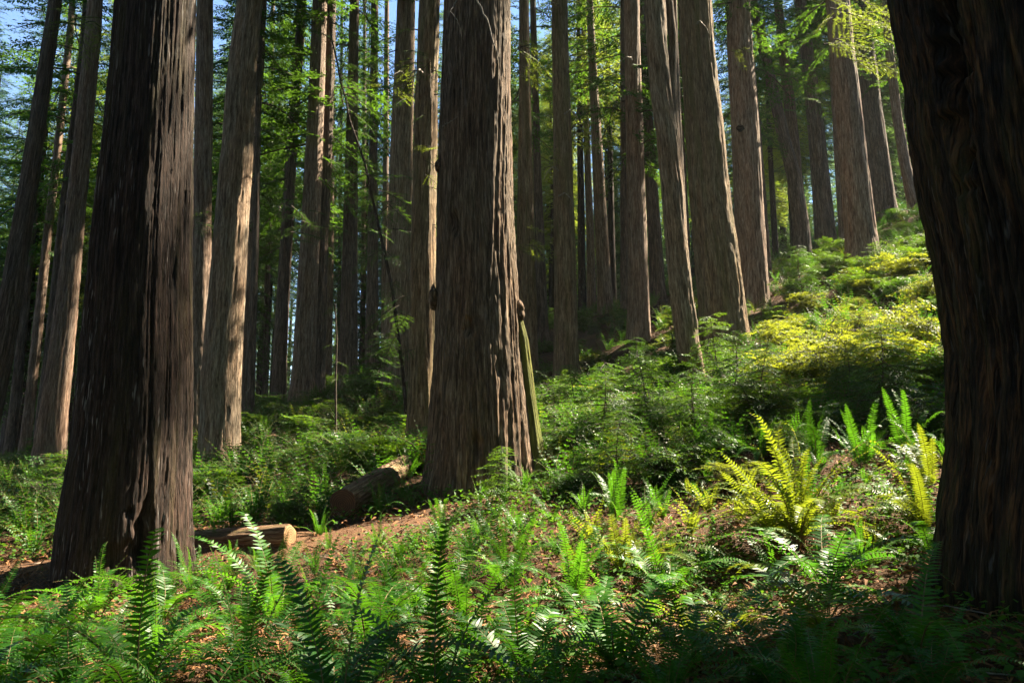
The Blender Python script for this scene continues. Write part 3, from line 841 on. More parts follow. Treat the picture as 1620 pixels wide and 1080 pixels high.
# ------------------------------------------------------------------ logs
def log_part(name, label, a, b, ra, rb, mat, seed, cutm='cut'):
    """sawn log from its cut end a to its far end b"""
    a, b = np.asarray(a, float), np.asarray(b, float)
    L = np.linalg.norm(b - a)
    n, m = 72, 90
    th = np.arange(n) / n * 2 * pi; s = np.linspace(0, 1, m)
    TH, S = np.meshgrid(th, s)
    r = (ra + (rb - ra) * S) * (1 + .10 * vnoise(TH / (2 * pi) * 6, S * L * .8, seed, 6) + .05 * vnoise(TH / (2 * pi) * 30, S * L * 1.5, seed + 1, 30) + .025 * vnoise(TH / (2 * pi) * 70, S * L * 8, seed + 2, 70))
    x = (b - a) / L; y = np.cross([0, 0, 1.0], x); y /= np.linalg.norm(y); z = np.cross(x, y)
    Pc = a[None, None] + x * (S * L)[..., None]
    V = Pc + y * (r * np.cos(TH))[..., None] + z * (r * np.sin(TH))[..., None]
    aux = np.stack([ra * np.cos(TH), ra * np.sin(TH), S * L], -1)
    c0 = (a + b) / 2
    root = thing('fallen_log', label, 'log', c0, 'sawn logs beside the trail')
    g = Geo(); g.add(V.reshape(-1, 3) - c0, grid_faces(m, n, True), 0, .5, aux.reshape(-1, 3))
    link('log_bark', g.mesh('log_bark', [M[mat]], True), root)
    for nm, cen, rr, sg in (('cut_end', a, r[0], -1), ('cut_end', b, r[-1], 1)):
        k = np.linspace(.001, 1, 9)
        rad = rr[None, :] * k[:, None] * .985
        Vc = cen + x * (sg * (.012 - .02 * k ** 6))[:, None, None] + y * (rad * np.cos(th)[None])[..., None] + z * (rad * np.sin(th)[None])[..., None]
        auxc = np.stack([rad * np.cos(th)[None], rad * np.sin(th)[None], 0 * rad], -1)
        g = Geo(); g.add(Vc.reshape(-1, 3) - c0, grid_faces(9, n, True), 0, .5, auxc.reshape(-1, 3))
        link(nm, g.mesh(nm, [M[cutm]], False), root)
    return root

def cut_mat(nm, cols):
    m_, n_, out_ = nodes_of(nm)
    a_ = nd(n_, 'ShaderNodeAttribute', attribute_name='barkco')
    wv = nd(n_, 'ShaderNodeTexWave', wave_type='RINGS', rings_direction='SPHERICAL'); wv.inputs['Scale'].default_value = 9; wv.inputs['Distortion'].default_value = 2.0; wv.inputs['Detail'].default_value = 3
    n_.links.new(a_.outputs['Vector'], wv.inputs['Vector'])
    no_ = noise(n_, a_.outputs['Vector'], 7, 5, .7)
    c_ = ramp(n_, math_(n_, 'ADD', math_(n_, 'MULTIPLY', wv.outputs['Fac'], .4), math_(n_, 'MULTIPLY', no_, .6)), [(.25, cols[0]), (.55, cols[1]), (.8, cols[2])])
    b_ = nd(n_, 'ShaderNodeBsdfPrincipled'); n_.links.new(c_, b_.inputs['Base Color']); b_.inputs['Roughness'].default_value = .85
    n_.links.new(b_.outputs[0], out_.inputs[0])
    return m_
M['cut'] = cut_mat('sawn_wood', [(.09, .04, .015), (.22, .115, .045), (.32, .19, .08)])
M['cut_dark'] = cut_mat('weathered_sawn_wood', [(.02, .010, .006), (.07, .034, .016), (.13, .065, .03)])

M['bark_log'] = make_bark('bark_of_logs', (.06, .03, .018), (.22, .12, .075), (.42, .30, .2), (.09, .10, .02), .35, .2, 1.2)

e1 = hit(458, 866); e2 = e1 + np.array([-1.9, .55, 0]); e2[2] = gz(e2[0], e2[1]); e1[2] += .15; e2[2] += .10
log_part('fallen_log', 'sawn log with pale orange cut end lying beside the massive dark left redwood', e1, e2, .185, .19, 'bark_log', 5)
e1 = hit(541, 822); e2 = hit(642, 748)
e1[2] += .24; e2[2] += .16
log_part('fallen_log', 'thick fallen log pointing down the slope, dark brown cut end, ferns on top', e1, e2, .255, .23, 'bark_log', 9, 'cut_dark')

# upturned roots between the ruddy trunk and the twisted tree
p = hit(1046, 505); p[2] += .35
root = thing('root_wad', 'dark tangle of upturned roots between the ruddy trunk and the twisted tree', 'roots', [p[0], p[1], p[2] - .35])
knob(root, p, .42, 'dark_hole', 'root_mass', (1, .7, 1.1), 31)
for k in range(11):
    a = rng.uniform(0, 2 * pi); d = np.array([cos(a), -.3, sin(a)])
    dead_branch(root, [p + d * .3, p + d * .5 + rng.normal(0, .06, 3), p + d * rng.uniform(.55, .85) + rng.normal(0, .1, 3)], .05, 'twig', 'root')

# ------------------------------------------------------------------ ferns
def frond_geo(L=1.0, pairs=34, e0=72, e1=-15, pmax=.085, pw=.017, seed=0, detail=2, curl=0.0, vee=.25, bare=.10, power=1.0, side=0.0, stem=True, smat=1):
    """one sword fern frond growing along +X from the origin"""
    r = np.random.default_rng(seed)
    N = 40
    t = np.linspace(0, 1, N)
    el = np.radians(e0 + (e1 - e0) * t ** power) - curl * np.clip(t - .86, 0, 1) / .14 * 2.2
    hx = np.cos(el); hz = np.sin(el); yaw = side * t ** 1.5
    dx_ = hx * np.cos(yaw); dy_ = hx * np.sin(yaw)
    P = np.cumsum(np.stack([dx_, dy_, hz], 1), 0) * L / N
    P = np.r_[np.zeros((1, 3)), P[:-1]]
    T = np.stack([dx_, dy_, hz], 1)
    Sd = np.stack([-np.sin(yaw), np.cos(yaw), 0 * yaw], 1)
    Nn = np.cross(T, Sd)
    g = Geo()
    ts = bare + (1 - bare) * (np.arange(pairs) + .5) / pairs
    idx = ts * (N - 1)
    def smp(A): return np.stack([np.interp(idx, np.arange(N), A[:, k]) for k in range(3)], 1)
    p, tt_, sd_, nn_ = smp(P), smp(T), smp(Sd), smp(Nn)
    u_ = (ts - bare) / (1 - bare)
    ln = pmax * L * np.minimum(1, .45 + u_ / .22) * np.clip(1 - u_, .0, 1) ** .55 * r.uniform(.88, 1.1, pairs)
    ln = np.maximum(ln, .006)
    for sg in (1, -1):
        jit = r.normal(0, .09, pairs)
        d = sd_ * sg * np.cos(.28 + jit)[:, None] + tt_ * np.sin(.28 + jit)[:, None] + nn_ * (vee + r.normal(0, .10, pairs))[:, None]
        d /= np.linalg.norm(d, axis=1)[:, None]
        ws = np.cross(nn_ + r.normal(0, .15, (pairs, 3)), d); ws /= np.linalg.norm(ws, axis=1)[:, None]
        wd = np.minimum(pw * L * 1.0, ln * .5)
        tip_d = nn_ * (-.16)
        if detail == 2:
            rows = [p - ws * (wd * .45)[:, None], p + ws * (wd * .5)[:, None],
                    p + d * (ln * .38)[:, None] + ws * (wd * .5)[:, None], p + d * (ln * .38)[:, None] - ws * (wd * .42)[:, None],
                    p + d * (ln * .97)[:, None] + tip_d * ln[:, None] + ws * (wd * .07)[:, None], p + d * ln[:, None] + tip_d * ln[:, None] - ws * (wd * .07)[:, None]]
            V = np.stack(rows, 1).reshape(-1, 3)
            b = np.arange(pairs)[:, None] * 6
            Fq = np.concatenate([b + np.array([0, 1, 2, 3]), b + np.array([3, 2, 4, 5])])
            g.add(V, Fq, 0, np.repeat(np.clip(.5 + r.normal(0, .2, pairs), 0, 1), 6))
        else:
            V, Fq = diamond(p, d, ws, ln, wd * 1.25, .12)
            g.add(V, Fq, 0, np.repeat(np.clip(.5 + r.normal(0, .2, pairs), 0, 1), 4))
    if stem:
        k = np.linspace(0, N - 1, 10 if detail == 2 else 6).astype(int)
        V, Fq = tube(P[k], np.linspace(.0045 * L + .001, .001, len(k)), 4)
        g.add(V, Fq, smat)
    return g

FERN_MATS = ['fern', 'fern_dark', 'fern_sunlit']
specs = []
for s in range(14):
    r = np.random.default_rng(500 + s)
    specs.append(dict(L=1.0, pairs=int(r.integers(29, 36)), e0=r.uniform(62, 84), e1=r.uniform(-75, -5), pmax=r.uniform(.105, .135), pw=r.uniform(.0155, .019), seed=s,
                      curl=(1.0 if s % 5 == 0 else 0.0), vee=r.uniform(.08, .35), power=r.uniform(.7, 1.5), side=r.normal(0, .3)))
FROND = {mk: [frond_geo(**sp).mesh('frond', [M[mk], M['stem']]) for sp in specs] for mk in FERN_MATS}
UPR = [dict(L=1.0, pairs=34, e0=R_, e1=E_, pmax=.115, pw=.0175, seed=70 + i, curl=c_, vee=.15, power=2.0, side=s_) for i, (R_, E_, c_, s_) in
       enumerate([(86, 55, .5, .1), (82, 40, 1., -.2), (78, 30, 0, .2), (84, 62, 0, 0), (74, 15, .8, .15)])]
FROND_UP = {mk: [frond_geo(**sp).mesh('frond', [M[mk], M['stem']]) for sp in UPR] for mk in FERN_MATS}
dead_specs = [dict(L=.8, pairs=26, e0=r_, e1=-60, pmax=.06, pw=.016, seed=90 + i, vee=-.5, power=.6, side=.2 * (i - 1), curl=.6) for i, r_ in enumerate((25, 40, 10))]
FROND_DEAD = [frond_geo(**sp).mesh('frond', [M['fern_dead'], M['stem']]) for sp in dead_specs]

FERN_G = {}
def fern(loc, label, group, L=.9, n=14, mat='fern', upright=.3, dead=2, spread=(0, 2 * pi), rz=0.0, lean=0.0):
    root = thing('sword_fern', label, 'fern', loc, group, rz)
    a0 = rng.uniform(0, 6.28)
    for k in range(n):
        az = spread[0] + (spread[1] - spread[0]) * (k + rng.uniform(.1, .9)) / n + (a0 if spread[1] - spread[0] > 6 else 0)
        up = rng.random() < upright
        me = (FROND_UP if up else FROND)[mat][rng.integers(5 if up else 14)]
        sc = L * rng.uniform(.7, 1.12)
        link('frond', me, root, (.03 * cos(az), .03 * sin(az), -.02), (rng.normal(0, .18), rng.normal(0, .12), az), sc)
    for k in range(dead):
        az = rng.uniform(0, 6.28)
        link('dead_frond', FROND_DEAD[rng.integers(3)], root, (0, 0, .0), (rng.normal(0, .2), rng.normal(0, .1), az), L * rng.uniform(.6, .95))
    return root

def fpos(u, v): return hit(u, v)
HERO = []
def hero(u, v, label, **kw):
    p = fpos(u, v); HERO.append(p); return fern(p, label, kw.pop('group', 'sword ferns of the foreground'), **kw)
hero(1262, 862, 'tall sunlit golden green sword fern with many upright fronds, left of the huge black redwood', L=1.65, n=34, mat='fern_sunlit', upright=.28, dead=8)
hero(1225, 872, 'golden fern with arching fronds reaching left, at the foot of the tallest sunlit fern', L=1.35, n=20, mat='fern_sunlit', upright=.05, dead=5, spread=(R(120), R(270)))
hero(1468, 850, 'sunlit fern with silvery fronds leaning left out of the huge black trunk', L=1.3, n=22, mat='fern_sunlit', upright=.5, dead=2, spread=(R(70), R(230)))
hero(1475, 775, 'bright yellow green fern peeking from behind the edge of the huge black trunk', L=1.15, n=12, mat='fern_sunlit', upright=.6, dead=0, spread=(R(60), R(260)))
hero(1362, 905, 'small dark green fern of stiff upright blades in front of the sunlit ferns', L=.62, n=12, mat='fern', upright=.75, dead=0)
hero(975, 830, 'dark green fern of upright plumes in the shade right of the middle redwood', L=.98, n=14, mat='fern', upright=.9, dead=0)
hero(1008, 915, 'fern with white glinting fronds arching right, center of the sunny clearing', L=1.15, n=18, mat='fern_sunlit', upright=.1, dead=3, spread=(R(-60), R(140)))
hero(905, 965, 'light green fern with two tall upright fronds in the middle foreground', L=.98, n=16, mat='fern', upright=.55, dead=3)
hero(985, 905, 'fern with a single tall frond bent over at its tip, behind the glinting fronds', L=1.05, n=8, mat='fern_sunlit', upright=.7, dead=1)
hero(1120, 900, 'bluish fern with low fronds between the two sunlit clumps', L=.75, n=12, mat='fern_dark', upright=.1, dead=2)
hero(1300, 1150, 'large dark green fern with a tall upright frond at the bottom right edge', L=.9, n=13, mat='fern', upright=.5, dead=1)
hero(1240, 1120, 'fern with long dark fronds sweeping left along the bottom right', L=1.0, n=10, mat='fern_dark', upright=.05, dead=1, spread=(R(120), R(250)))
hero(885, 1145, 'deep green fern at the bottom edge with one tall broad frond near the center', L=.8, n=14, mat='fern', upright=.5, dead=2)
hero(1050, 1140, 'deep green fern with broad upright fronds at the bottom edge right of center', L=.8, n=14, mat='fern', upright=.6, dead=2)
hero(740, 1050, 'green fern with spreading arched fronds, bottom center', L=1.1, n=16, mat='fern', upright=.3, dead=3)
hero(590, 1090, 'bluish green fern with a long flat frond, bottom edge left of center', L=.95, n=14, mat='fern_dark', upright=.15, dead=2)
hero(478, 1075, 'fern with one upright ladder like frond in front of the two logs', L=1.05, n=14, mat='fern', upright=.4, dead=3)
hero(385, 1085, 'fern with drooping toothed fronds at the bottom left', L=1.0, n=15, mat='fern', upright=.25, dead=3)
hero(245, 1060, 'low bright fern in front of the massive dark left trunk', L=.8, n=13, mat='fern', upright=.3, dead=2)
hero(110, 1120, 'fern with thin grassy fronds in the bottom left corner', L=.9, n=13, mat='fern_dark', upright=.4, dead=2)
hero(20, 1020, 'spiky green fern at the left edge before the trail', L=.55, n=12, mat='fern', upright=.4, dead=1)
hero(545, 960, 'bluish dark fern below the pale cut log end', L=.8, n=12, mat='fern_dark', upright=.3, dead=1)
hero(655, 985, 'green fern of bowed fronds in front of the thick fallen log', L=.95, n=15, mat='fern', upright=.25, dead=3)
hero(800, 905, 'slim fern with two thin arching fronds before the middle redwood', L=.95, n=10, mat='fern', upright=.4, dead=4)
hero(560, 905, 'low shaded fern in the hollow between the two logs', L=.6, n=11, mat='fern_dark', upright=.3, dead=1)
hero(1170, 1000, 'low golden fern on the red brown litter of the clearing', L=.6, n=12, mat='fern_sunlit', upright=.1, dead=4)
hero(1480, 1110, 'dark bluish fern in the black shade at the foot of the huge redwood', L=.7, n=9, mat='fern_dark', upright=.1, dead=0)
hero(1420, 1000, 'single small fern with dim hanging fronds near the huge dark trunk', L=.55, n=7, mat='fern_dark', upright=.1, dead=0)
hero(650, 745, 'bright tuft of fern growing on top of the thick fallen log', L=.62, n=12, mat='fern', upright=.5, dead=1)
hero(430, 935, 'fern with long thin leaning fronds in front of the pale cut log', L=.85, n=11, mat='fern', upright=.4, dead=1)
hero(300, 935, 'bright fern against the right foot of the massive dark left redwood', L=.85, n=11, mat='fern', upright=.4, dead=1)
hero(700, 850, 'grassy sunlit fern between the fallen log and the middle redwood', L=.75, n=13, mat='fern', upright=.5, dead=1)

for u_, v_, lab_, l_ in ((365, 905, 'low fern in front of the middle of the pale cut log', .5), (405, 900, 'grassy small fern close before the pale cut log', .5), (345, 862, 'small fern behind the far end of the pale cut log', .55),
                        (505, 850, 'small fern at the dark cut end of the thick log', .5), (600, 815, 'leafy fern along the right side of the thick fallen log', .65), (640, 790, 'bright fern between the thick log and the mossy foot of the middle redwood', .7),
                        (575, 745, 'shaded fern hanging over the left side of the thick log', .7), (615, 735, 'fern standing at the upper end of the thick log', .7), (520, 870, 'low bright plant on the trail between the two logs', .4), (600, 868, 'fern at the trail edge below the thick log', .6)):
    hero(u_, v_, lab_, L=l_, n=11, mat='fern', upright=.45, dead=1)
for u_, v_, lab_ in ((1125, 745, 'green fern in shade at the left end of the row behind the tallest sunlit fern'), (1205, 728, 'shaded upright fern directly behind the tallest sunlit fern'),
                     (1290, 738, 'shaded fern with tall plumes in the row behind the golden clump'), (1365, 742, 'deep green fern in the shade between the golden clump and the young hemlock'),
                     (1435, 728, 'deep green fern in shade close behind the edge of the huge black trunk')):
    hero(u_, v_, lab_, L=1.15, n=13, mat='fern', upright=.6, dead=1)
for u_, v_, lab_, n_ in ((865, 815, 'heap of dead brown fern fronds at the right foot of the middle redwood', 16), (1135, 960, 'collapsed orange brown fern in the clearing below the white glinting fronds', 14),
                     (1235, 935, 'orange dead fern in the clearing directly below the tallest golden fern', 14), (1050, 985, 'withered fern with a few green fronds in the clearing', 12), (960, 955, 'brown withered fern right of the two tall upright fronds', 11),
                     (1300, 900, 'dead reddish fern between the golden clump and the small stiff dark fern', 11), (620, 985, 'brown dead fern left of the bowed green fronds', 12), (500, 1010, 'brown curled dead fern before the upright ladder like frond', 12),
                     (365, 1030, 'dead orange fern at the lower left before the massive trunk', 12), (235, 985, 'withered brown fern close to the foot of the massive dark trunk', 9), (720, 985, 'reddish dead fern among green fronds left of center', 11), (840, 1010, 'dry fern with reddish fronds at the bottom center', 10)):
    hero(u_, v_, lab_, L=.95, n=2, mat='fern', upright=.2, dead=n_)
# zones of the picture that name a fern by what it grows beside
def project(p):
    d = np.asarray(p) - CAM; dep = d @ FWD
    if dep < .3: return None
    upv = np.array([0, -SP, CP])
    return 810 + F * d[0] / dep, 540 - F * (d @ upv) / dep, dep
TRUNKS = [(t[1][0], t[1][1], t[3][0][3] * 1.2 + .1) for t in TREES.values()]
def clear(x, y, r=.0):
    return all((x - a) ** 2 + (y - b) ** 2 > (c + r) ** 2 for a, b, c in TRUNKS) and np.min((TRAIL[:, 0] - x) ** 2 + (TRAIL[:, 1] - y) ** 2) > (.75 + r) ** 2
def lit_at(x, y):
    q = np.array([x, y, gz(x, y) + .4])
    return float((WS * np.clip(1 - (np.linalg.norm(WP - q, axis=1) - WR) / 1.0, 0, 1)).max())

def fern_zone(u, v, d):
    if d < 11:
        if u < 330: return 'leafy fern among the low growth in front of the massive dark left redwood'
        if u < 620: return 'leafy fern in the dim undergrowth in front of the two sawn logs'
        if u < 900: return 'leafy fern in the tangle in front of the middle redwood'
        if u < 1180: return 'fern among brown dead fronds in the clearing of the right foreground'
        return 'fern in the undergrowth left of the huge black redwood'
    if d < 17:
        if u < 330: return 'fern beyond the trail behind the massive dark left redwood'
        if u < 700: return 'strappy fern on the shaded bank around the sawn logs'
        if u < 1050: return 'small fern growing around the foot of the middle redwood'
        return 'dark fern in the shade behind the tallest sunlit golden ferns'
    if u < 330: return 'distant fern on the flat ground among the leaning left trunks'
    if u < 700: return 'small fern on the green bank left of the middle redwood'
    if u < 1000: return 'small fern on the slope below the straight knotty trunk right of the middle redwood'
    return 'small fern on the upper right slope under the redwoods'

# simple ferns of one mesh for the middle distance
def fern_geo(seed, n=13, pairs=15, detail=1, L=.8):
    r = np.random.default_rng(seed); g = Geo()
    for k in range(n):
        up = r.random() < .45
        f_ = frond_geo(L=1.0, pairs=pairs, e0=r.uniform(65, 86), e1=(r.uniform(25, 60) if up else r.uniform(-45, 10)), pmax=r.uniform(.085, .12), pw=.036, seed=seed * 50 + k, detail=detail, power=r.uniform(1, 2), side=r.normal(0, .25), vee=r.uniform(.1, .35))
        g.merge(f_, L * r.uniform(.6, 1.1), rotz(k * 2 * pi / n + r.normal(0, .3)) @ rotx(r.normal(0, .15)), (0, 0, -.02), tint=r.uniform(-.3, .3))
    return g
FG = [fern_geo(s) for s in range(6)]
FERN_MESH = {mk: [q.mesh('sword_fern', [M[mk], M['stem']]) for q in FG] for mk in FERN_MATS}

n_f = len(HERO)
cand = []
for _ in range(9000):
    Y = 5.0 + 25 * rng.random() ** .8
    x = rng.uniform(-.68, .70) * Y
    cand.append((x, Y))
placed = [(p[0], p[1]) for p in HERO]
extra = []
for (x, Y) in cand:
    md = .62 if Y < 9.5 else .52 if Y < 17 else .6
    if not clear(x, Y, .1): continue
    q = project((x, Y, gz(x, Y) + .4))
    if q is None or not (-60 < q[0] < 1520) or q[1] > 1190: continue
    if x > .36 * Y + .2 and Y < 8.8 and rng.random() < .97: continue
    if q[0] < 130 and 8.8 < Y < 12.5: continue
    if np.min([(x - a) ** 2 + (y - Y) ** 2 for a, y in placed]) < md * md: continue
    placed.append((x, Y)); extra.append((Y, x, q))
extra.sort()
fern_rest = []
for (Y, x, q) in extra:
    z = gz(x, Y)
    lit = lit_at(x, Y)
    mk = 'fern_sunlit' if (lit > .6 and rng.random() < .55 and q[0] > 880) else ('fern_dark' if rng.random() < .25 else 'fern')  # sunlit copy of the leaf goes where sun is let through
    if n_f < 296:
        lab = fern_zone(*q)
        if Y < 9.3:
            fern((x, Y, z), lab, lab, L=rng.uniform(.85, 1.5), n=int(rng.integers(8, 13)), mat=mk, upright=rng.uniform(0, .12), dead=int(rng.integers(3, 8)))
        else:
            o = link('sword_fern', FERN_MESH[mk][rng.integers(6)], None, (x, Y, z), (rng.normal(0, .1), rng.normal(0, .1), rng.uniform(0, 6.28)), rng.uniform(.6, 1.15) * (.85 if Y < 14 else 1))
            tag(o, lab, 'fern', lab)
        n_f += 1
    else:
        fern_rest.append((x, Y, z, mk))
print('ferns', n_f, 'rest', len(fern_rest), Y)

# beyond those: ferns that carpet the slope, too many to tell apart
FGL = [fern_geo(100 + s, 10, 9) for s in range(4)]
gs = {mk: Geo() for mk in FERN_MATS}
mats3 = [M['fern'], M['fern_dark'], M['fern_sunlit'], M['stem']]
G = Geo()
pts = [(x, y) for x, y, _, _ in fern_rest]
for _ in range(4200):
    Y = 14 + 38 * rng.random(); x = rng.uniform(-.7, .72) * Y
    if clear(x, Y, .1): pts.append((x, Y))
PZ = ground(np.array([p[0] for p in pts]), np.array([p[1] for p in pts]))
for (x, Y), z in zip(pts, PZ):
    b = FGL[rng.integers(4)]
    if rng.random() < .3: continue
    m_i = int(rng.choice([0, 1, 2], p=[.6, .3, .1]))
    V, Fq, Mi, T = b.arrays()
    G.merge(b, rng.uniform(.8, 1.5), rotz(rng.uniform(0, 6.28)), (x, Y, z), tint=rng.uniform(-.3, .3), mat=None)
    G.M[-1] = np.where(Mi == 0, m_i, 3)
tag(link('fern_carpet', G.mesh('fern_carpet', mats3)), 'carpet of small ferns over the slope behind', kind='stuff')

# ------------------------------------------------------------------ low leaves and litter on the ground
def scatter(n, ylo, yhi, fn, pw=1.0):
    Y = ylo + (yhi - ylo) * rng.random(n) ** pw; X = rng.uniform(-.70, .72, n) * Y
    Z = ground(X, Y)
    return X, Y, Z
def leaf_scatter(n, ylo, yhi, L, Wd, lift, flat, pw=1.0, curl=.2, keep=None):
    X, Y, Z = scatter(n, ylo, yhi, None, pw)
    if keep is not None:
        m = keep(X, Y); X, Y, Z = X[m], Y[m], Z[m]
    n = len(X)
    a = rng.uniform(0, 2 * pi, n)
    d = np.stack([np.cos(a), np.sin(a), rng.normal(0, flat, n)], 1); d /= np.linalg.norm(d, axis=1)[:, None]
    nn = np.array([0, 0, 1.0])[None] + rng.normal(0, flat, (n, 3))
    s = np.cross(nn, d); s /= np.linalg.norm(s, axis=1)[:, None]
    V, Fq = diamond(np.stack([X, Y, Z + rng.uniform(*lift, n)], 1), d, s, L * rng.uniform(.5, 1.4, n), Wd * rng.uniform(.6, 1.3, n), curl)
    return V, Fq, np.repeat(rng.random(n), 4)
def patchy(sc, th, seed):
    return lambda X, Y: (vnoise(X * sc + 40, Y * sc + 40, seed) + rng.normal(0, .25, len(X)) > th) & (np.array([np.min((TRAIL[:, 0] - a) ** 2 + (TRAIL[:, 1] - b) ** 2) for a, b in zip(X, Y)]) > .12)
g = Geo(); g.add(*leaf_scatter(80000, 5, 24, .075, .055, (.02, .22), .4, .8, .2, patchy(.6, .05, 31))[:2], 0, .5)
T_ = np.repeat(rng.random(len(g.Fc[0])), 4); g.T = [T_]
tag(link('low_ground_cover', g.mesh('low_ground_cover', [M['clover']])), 'low clover like leaves on the forest floor', kind='stuff')
g = Geo(); V, Fq, T_ = leaf_scatter(42000, 5, 16, .075, .016, (.005, .035), .3); g.add(V, Fq, 0, T_)
V, Fq, T_ = leaf_scatter(9000, 5, 15, .16, .03, (.01, .10), .45, 1, .5); g.add(V, Fq, 0, T_)
for _ in range(500):
    Y = rng.uniform(5, 15); x = rng.uniform(-.7, .7) * Y; a = rng.uniform(0, 6.28); l = rng.uniform(.15, .6)
    p0 = np.array([x, Y, gz(x, Y) + .02]); p1 = p0 + np.array([cos(a) * l, sin(a) * l, rng.uniform(0, .06)])
    V, Fq = tube([p0, (p0 + p1) / 2 + rng.normal(0, .02, 3), p1], [.007, .006, .003], 4); g.add(V, Fq, 1)
tag(link('leaf_litter', g.mesh('leaf_litter', [M['litter'], M['wood']])), 'dry brown leaves, twigs and needles on the ground', kind='stuff')

# ------------------------------------------------------------------ shrubs and saplings
def shrub_geo(seed, h=1.0, stems=9, spr=7, leaf=.045, wide=.7):
    r = np.random.default_rng(seed)
    gl, gst = Geo(), Geo()
    mini = [bough(.55, .075, leaf, leaf * .5, .25, 900 + seed * 10 + k, .05, True, .5) for k in range(3)]
    for i in range(stems):
        az = i * 2.399 + r.normal(0, .4); out_ = wide * h * r.uniform(.25, 1.0); hh = h * r.uniform(.6, 1.05)
        pts = [np.array([0, 0, -.05])]
        for f in (.3, .6, 1.0):
            pts.append(np.array([cos(az) * out_ * f ** 1.3, sin(az) * out_ * f ** 1.3, hh * f]) + r.normal(0, .05, 3))
        V, Fq = tube(pts, [.016, .012, .008, .003], 5); gst.add(V, Fq, 0)
        P = np.array(pts)
        for k in range(spr):
            f = r.uniform(.8, 3.0); i0 = min(2, int(f)); p = P[i0] + (P[i0 + 1] - P[i0]) * (f - i0)
            gl.merge(mini[r.integers(3)], r.uniform(.5, 1.15), rotz(r.uniform(0, 6.28)) @ roty(r.normal(.02, .22)) @ rotx(r.normal(0, .25)), p, tint=r.uniform(-.35, .35))
    return gl, gst
SH = [shrub_geo(s, 1.0, 12, 10, (.05, .095, .06, .085, .07)[s]) for s in range(5)]
SHM = {mk: [(a.mesh('foliage', [M[mk], M['twig']]), b.mesh('stems', [M['twig']], True)) for a, b in SH] for mk in ('shrub', 'shrub_sunlit', 'needle')}
def shrub(x, y, label, group, s=1.0, mk='shrub', name='huckleberry_shrub', sz=1.0):
    root = thing(name, label, 'shrub', (x, y, gz(x, y)), group, rng.uniform(0, 6.28))
    a, b = SHM[mk][rng.integers(5)]
    link('foliage', a, root, scale=(s, s, s * sz)); link('stems', b, root, scale=(s, s, s * sz))
    return root

def sapling_geo(seed, h=2.2, tiers=15):
    r = np.random.default_rng(seed); gl, gst = Geo(), Geo()
    ax = [np.array([.12 * sin(f * 4 + seed), .1 * cos(f * 3 + seed), h * f]) for f in np.linspace(-.03, .92, 9)]
    V, Fq = tube(ax, np.linspace(.026, .004, 9), 6); gst.add(V, Fq, 0)
    fine = [bough(1.0, .085, .085, .036, .2, 1200 + seed * 7 + k, .05) for k in range(3)]
    for k in range(tiers * 3):
        f = .22 + .76 * (k + r.random()) / (tiers * 3); j = min(7, int(f * 8)); p = ax[j] + (ax[j + 1] - ax[j]) * (f * 8 - j)
        sc = h * .42 * (1.2 - .9 * f) * r.uniform(.7, 1.2) + .1
        gl.merge(fine[r.integers(3)], sc, rotz(k * 2.4 + r.normal(0, .3)) @ roty(r.normal(.05, .15)) @ rotx(r.normal(0, .2)), p, tint=r.uniform(-.3, .3))
    return gl, gst

SA = [sapling_geo(s) for s in range(4)]
SAM = {mk: [(a.mesh('foliage', [M[mk], M['twig']]), b.mesh('stem', [M['twig']], True)) for a, b in SA] for mk in ('needle', 'shrub', 'needle_sunlit')}
def sapling(u, v, label, s=1.0, mk='needle', group=None):
    p = hit(u, v)
    root = thing('hemlock_sapling', label, 'sapling', p, group, rng.uniform(0, 6.28))
    a, b = SAM[mk][rng.integers(4)]
    link('foliage', a, root, scale=s); link('stem', b, root, scale=s)
    return root
sapling(1396, 690, 'young hemlock with one dark straight stem left of the huge black redwood', 1.05)
sapling(1015, 690, 'dark layered hemlock sapling in front of the twisted tree\'s foot', 1.15)
sapling(955, 720, 'hemlock sapling with a slanting stem, right of the middle redwood', .95)
sapling(1160, 670, 'dark sapling with forked stems below the widest slope redwood', 1.1)
sapling(1215, 690, 'dark leaning sapling on the sunny part of the slope', .9)
sapling(905, 665, 'green sapling below the straight knotty brown trunk', .8, 'shrub')
sapling(1060, 560, 'pale green sapling between the ruddy trunk and the twisted tree', .9, 'needle_sunlit')
sapling(1130, 620, 'tall sapling with pale top before the widest slope redwood', 1.15, 'shrub')
sapling(600, 640, 'airy sapling at the foot of the leaning dead stem', 1.4, 'needle')
sapling(690, 640, 'feathery sapling against the left flank of the middle redwood', 1.3, 'needle')
sapling(1270, 480, 'dark bushy sapling under the slanting V shaped tree', 1.3, 'needle')
sapling(1110, 740, 'dark wide sapling in the shade behind the sunlit ferns', .9, 'needle')
sapling(985, 775, 'low dark sapling in the hollow right of the middle redwood', .7, 'needle')
sapling(700, 780, 'small sapling at the left foot of the middle redwood', .5, 'shrub')
sapling(790, 800, 'brownish small sapling in front of the middle redwood', .5, 'shrub')
sapling(1340, 660, 'hemlock sapling in shadow right of the sunny slope patch', .8)

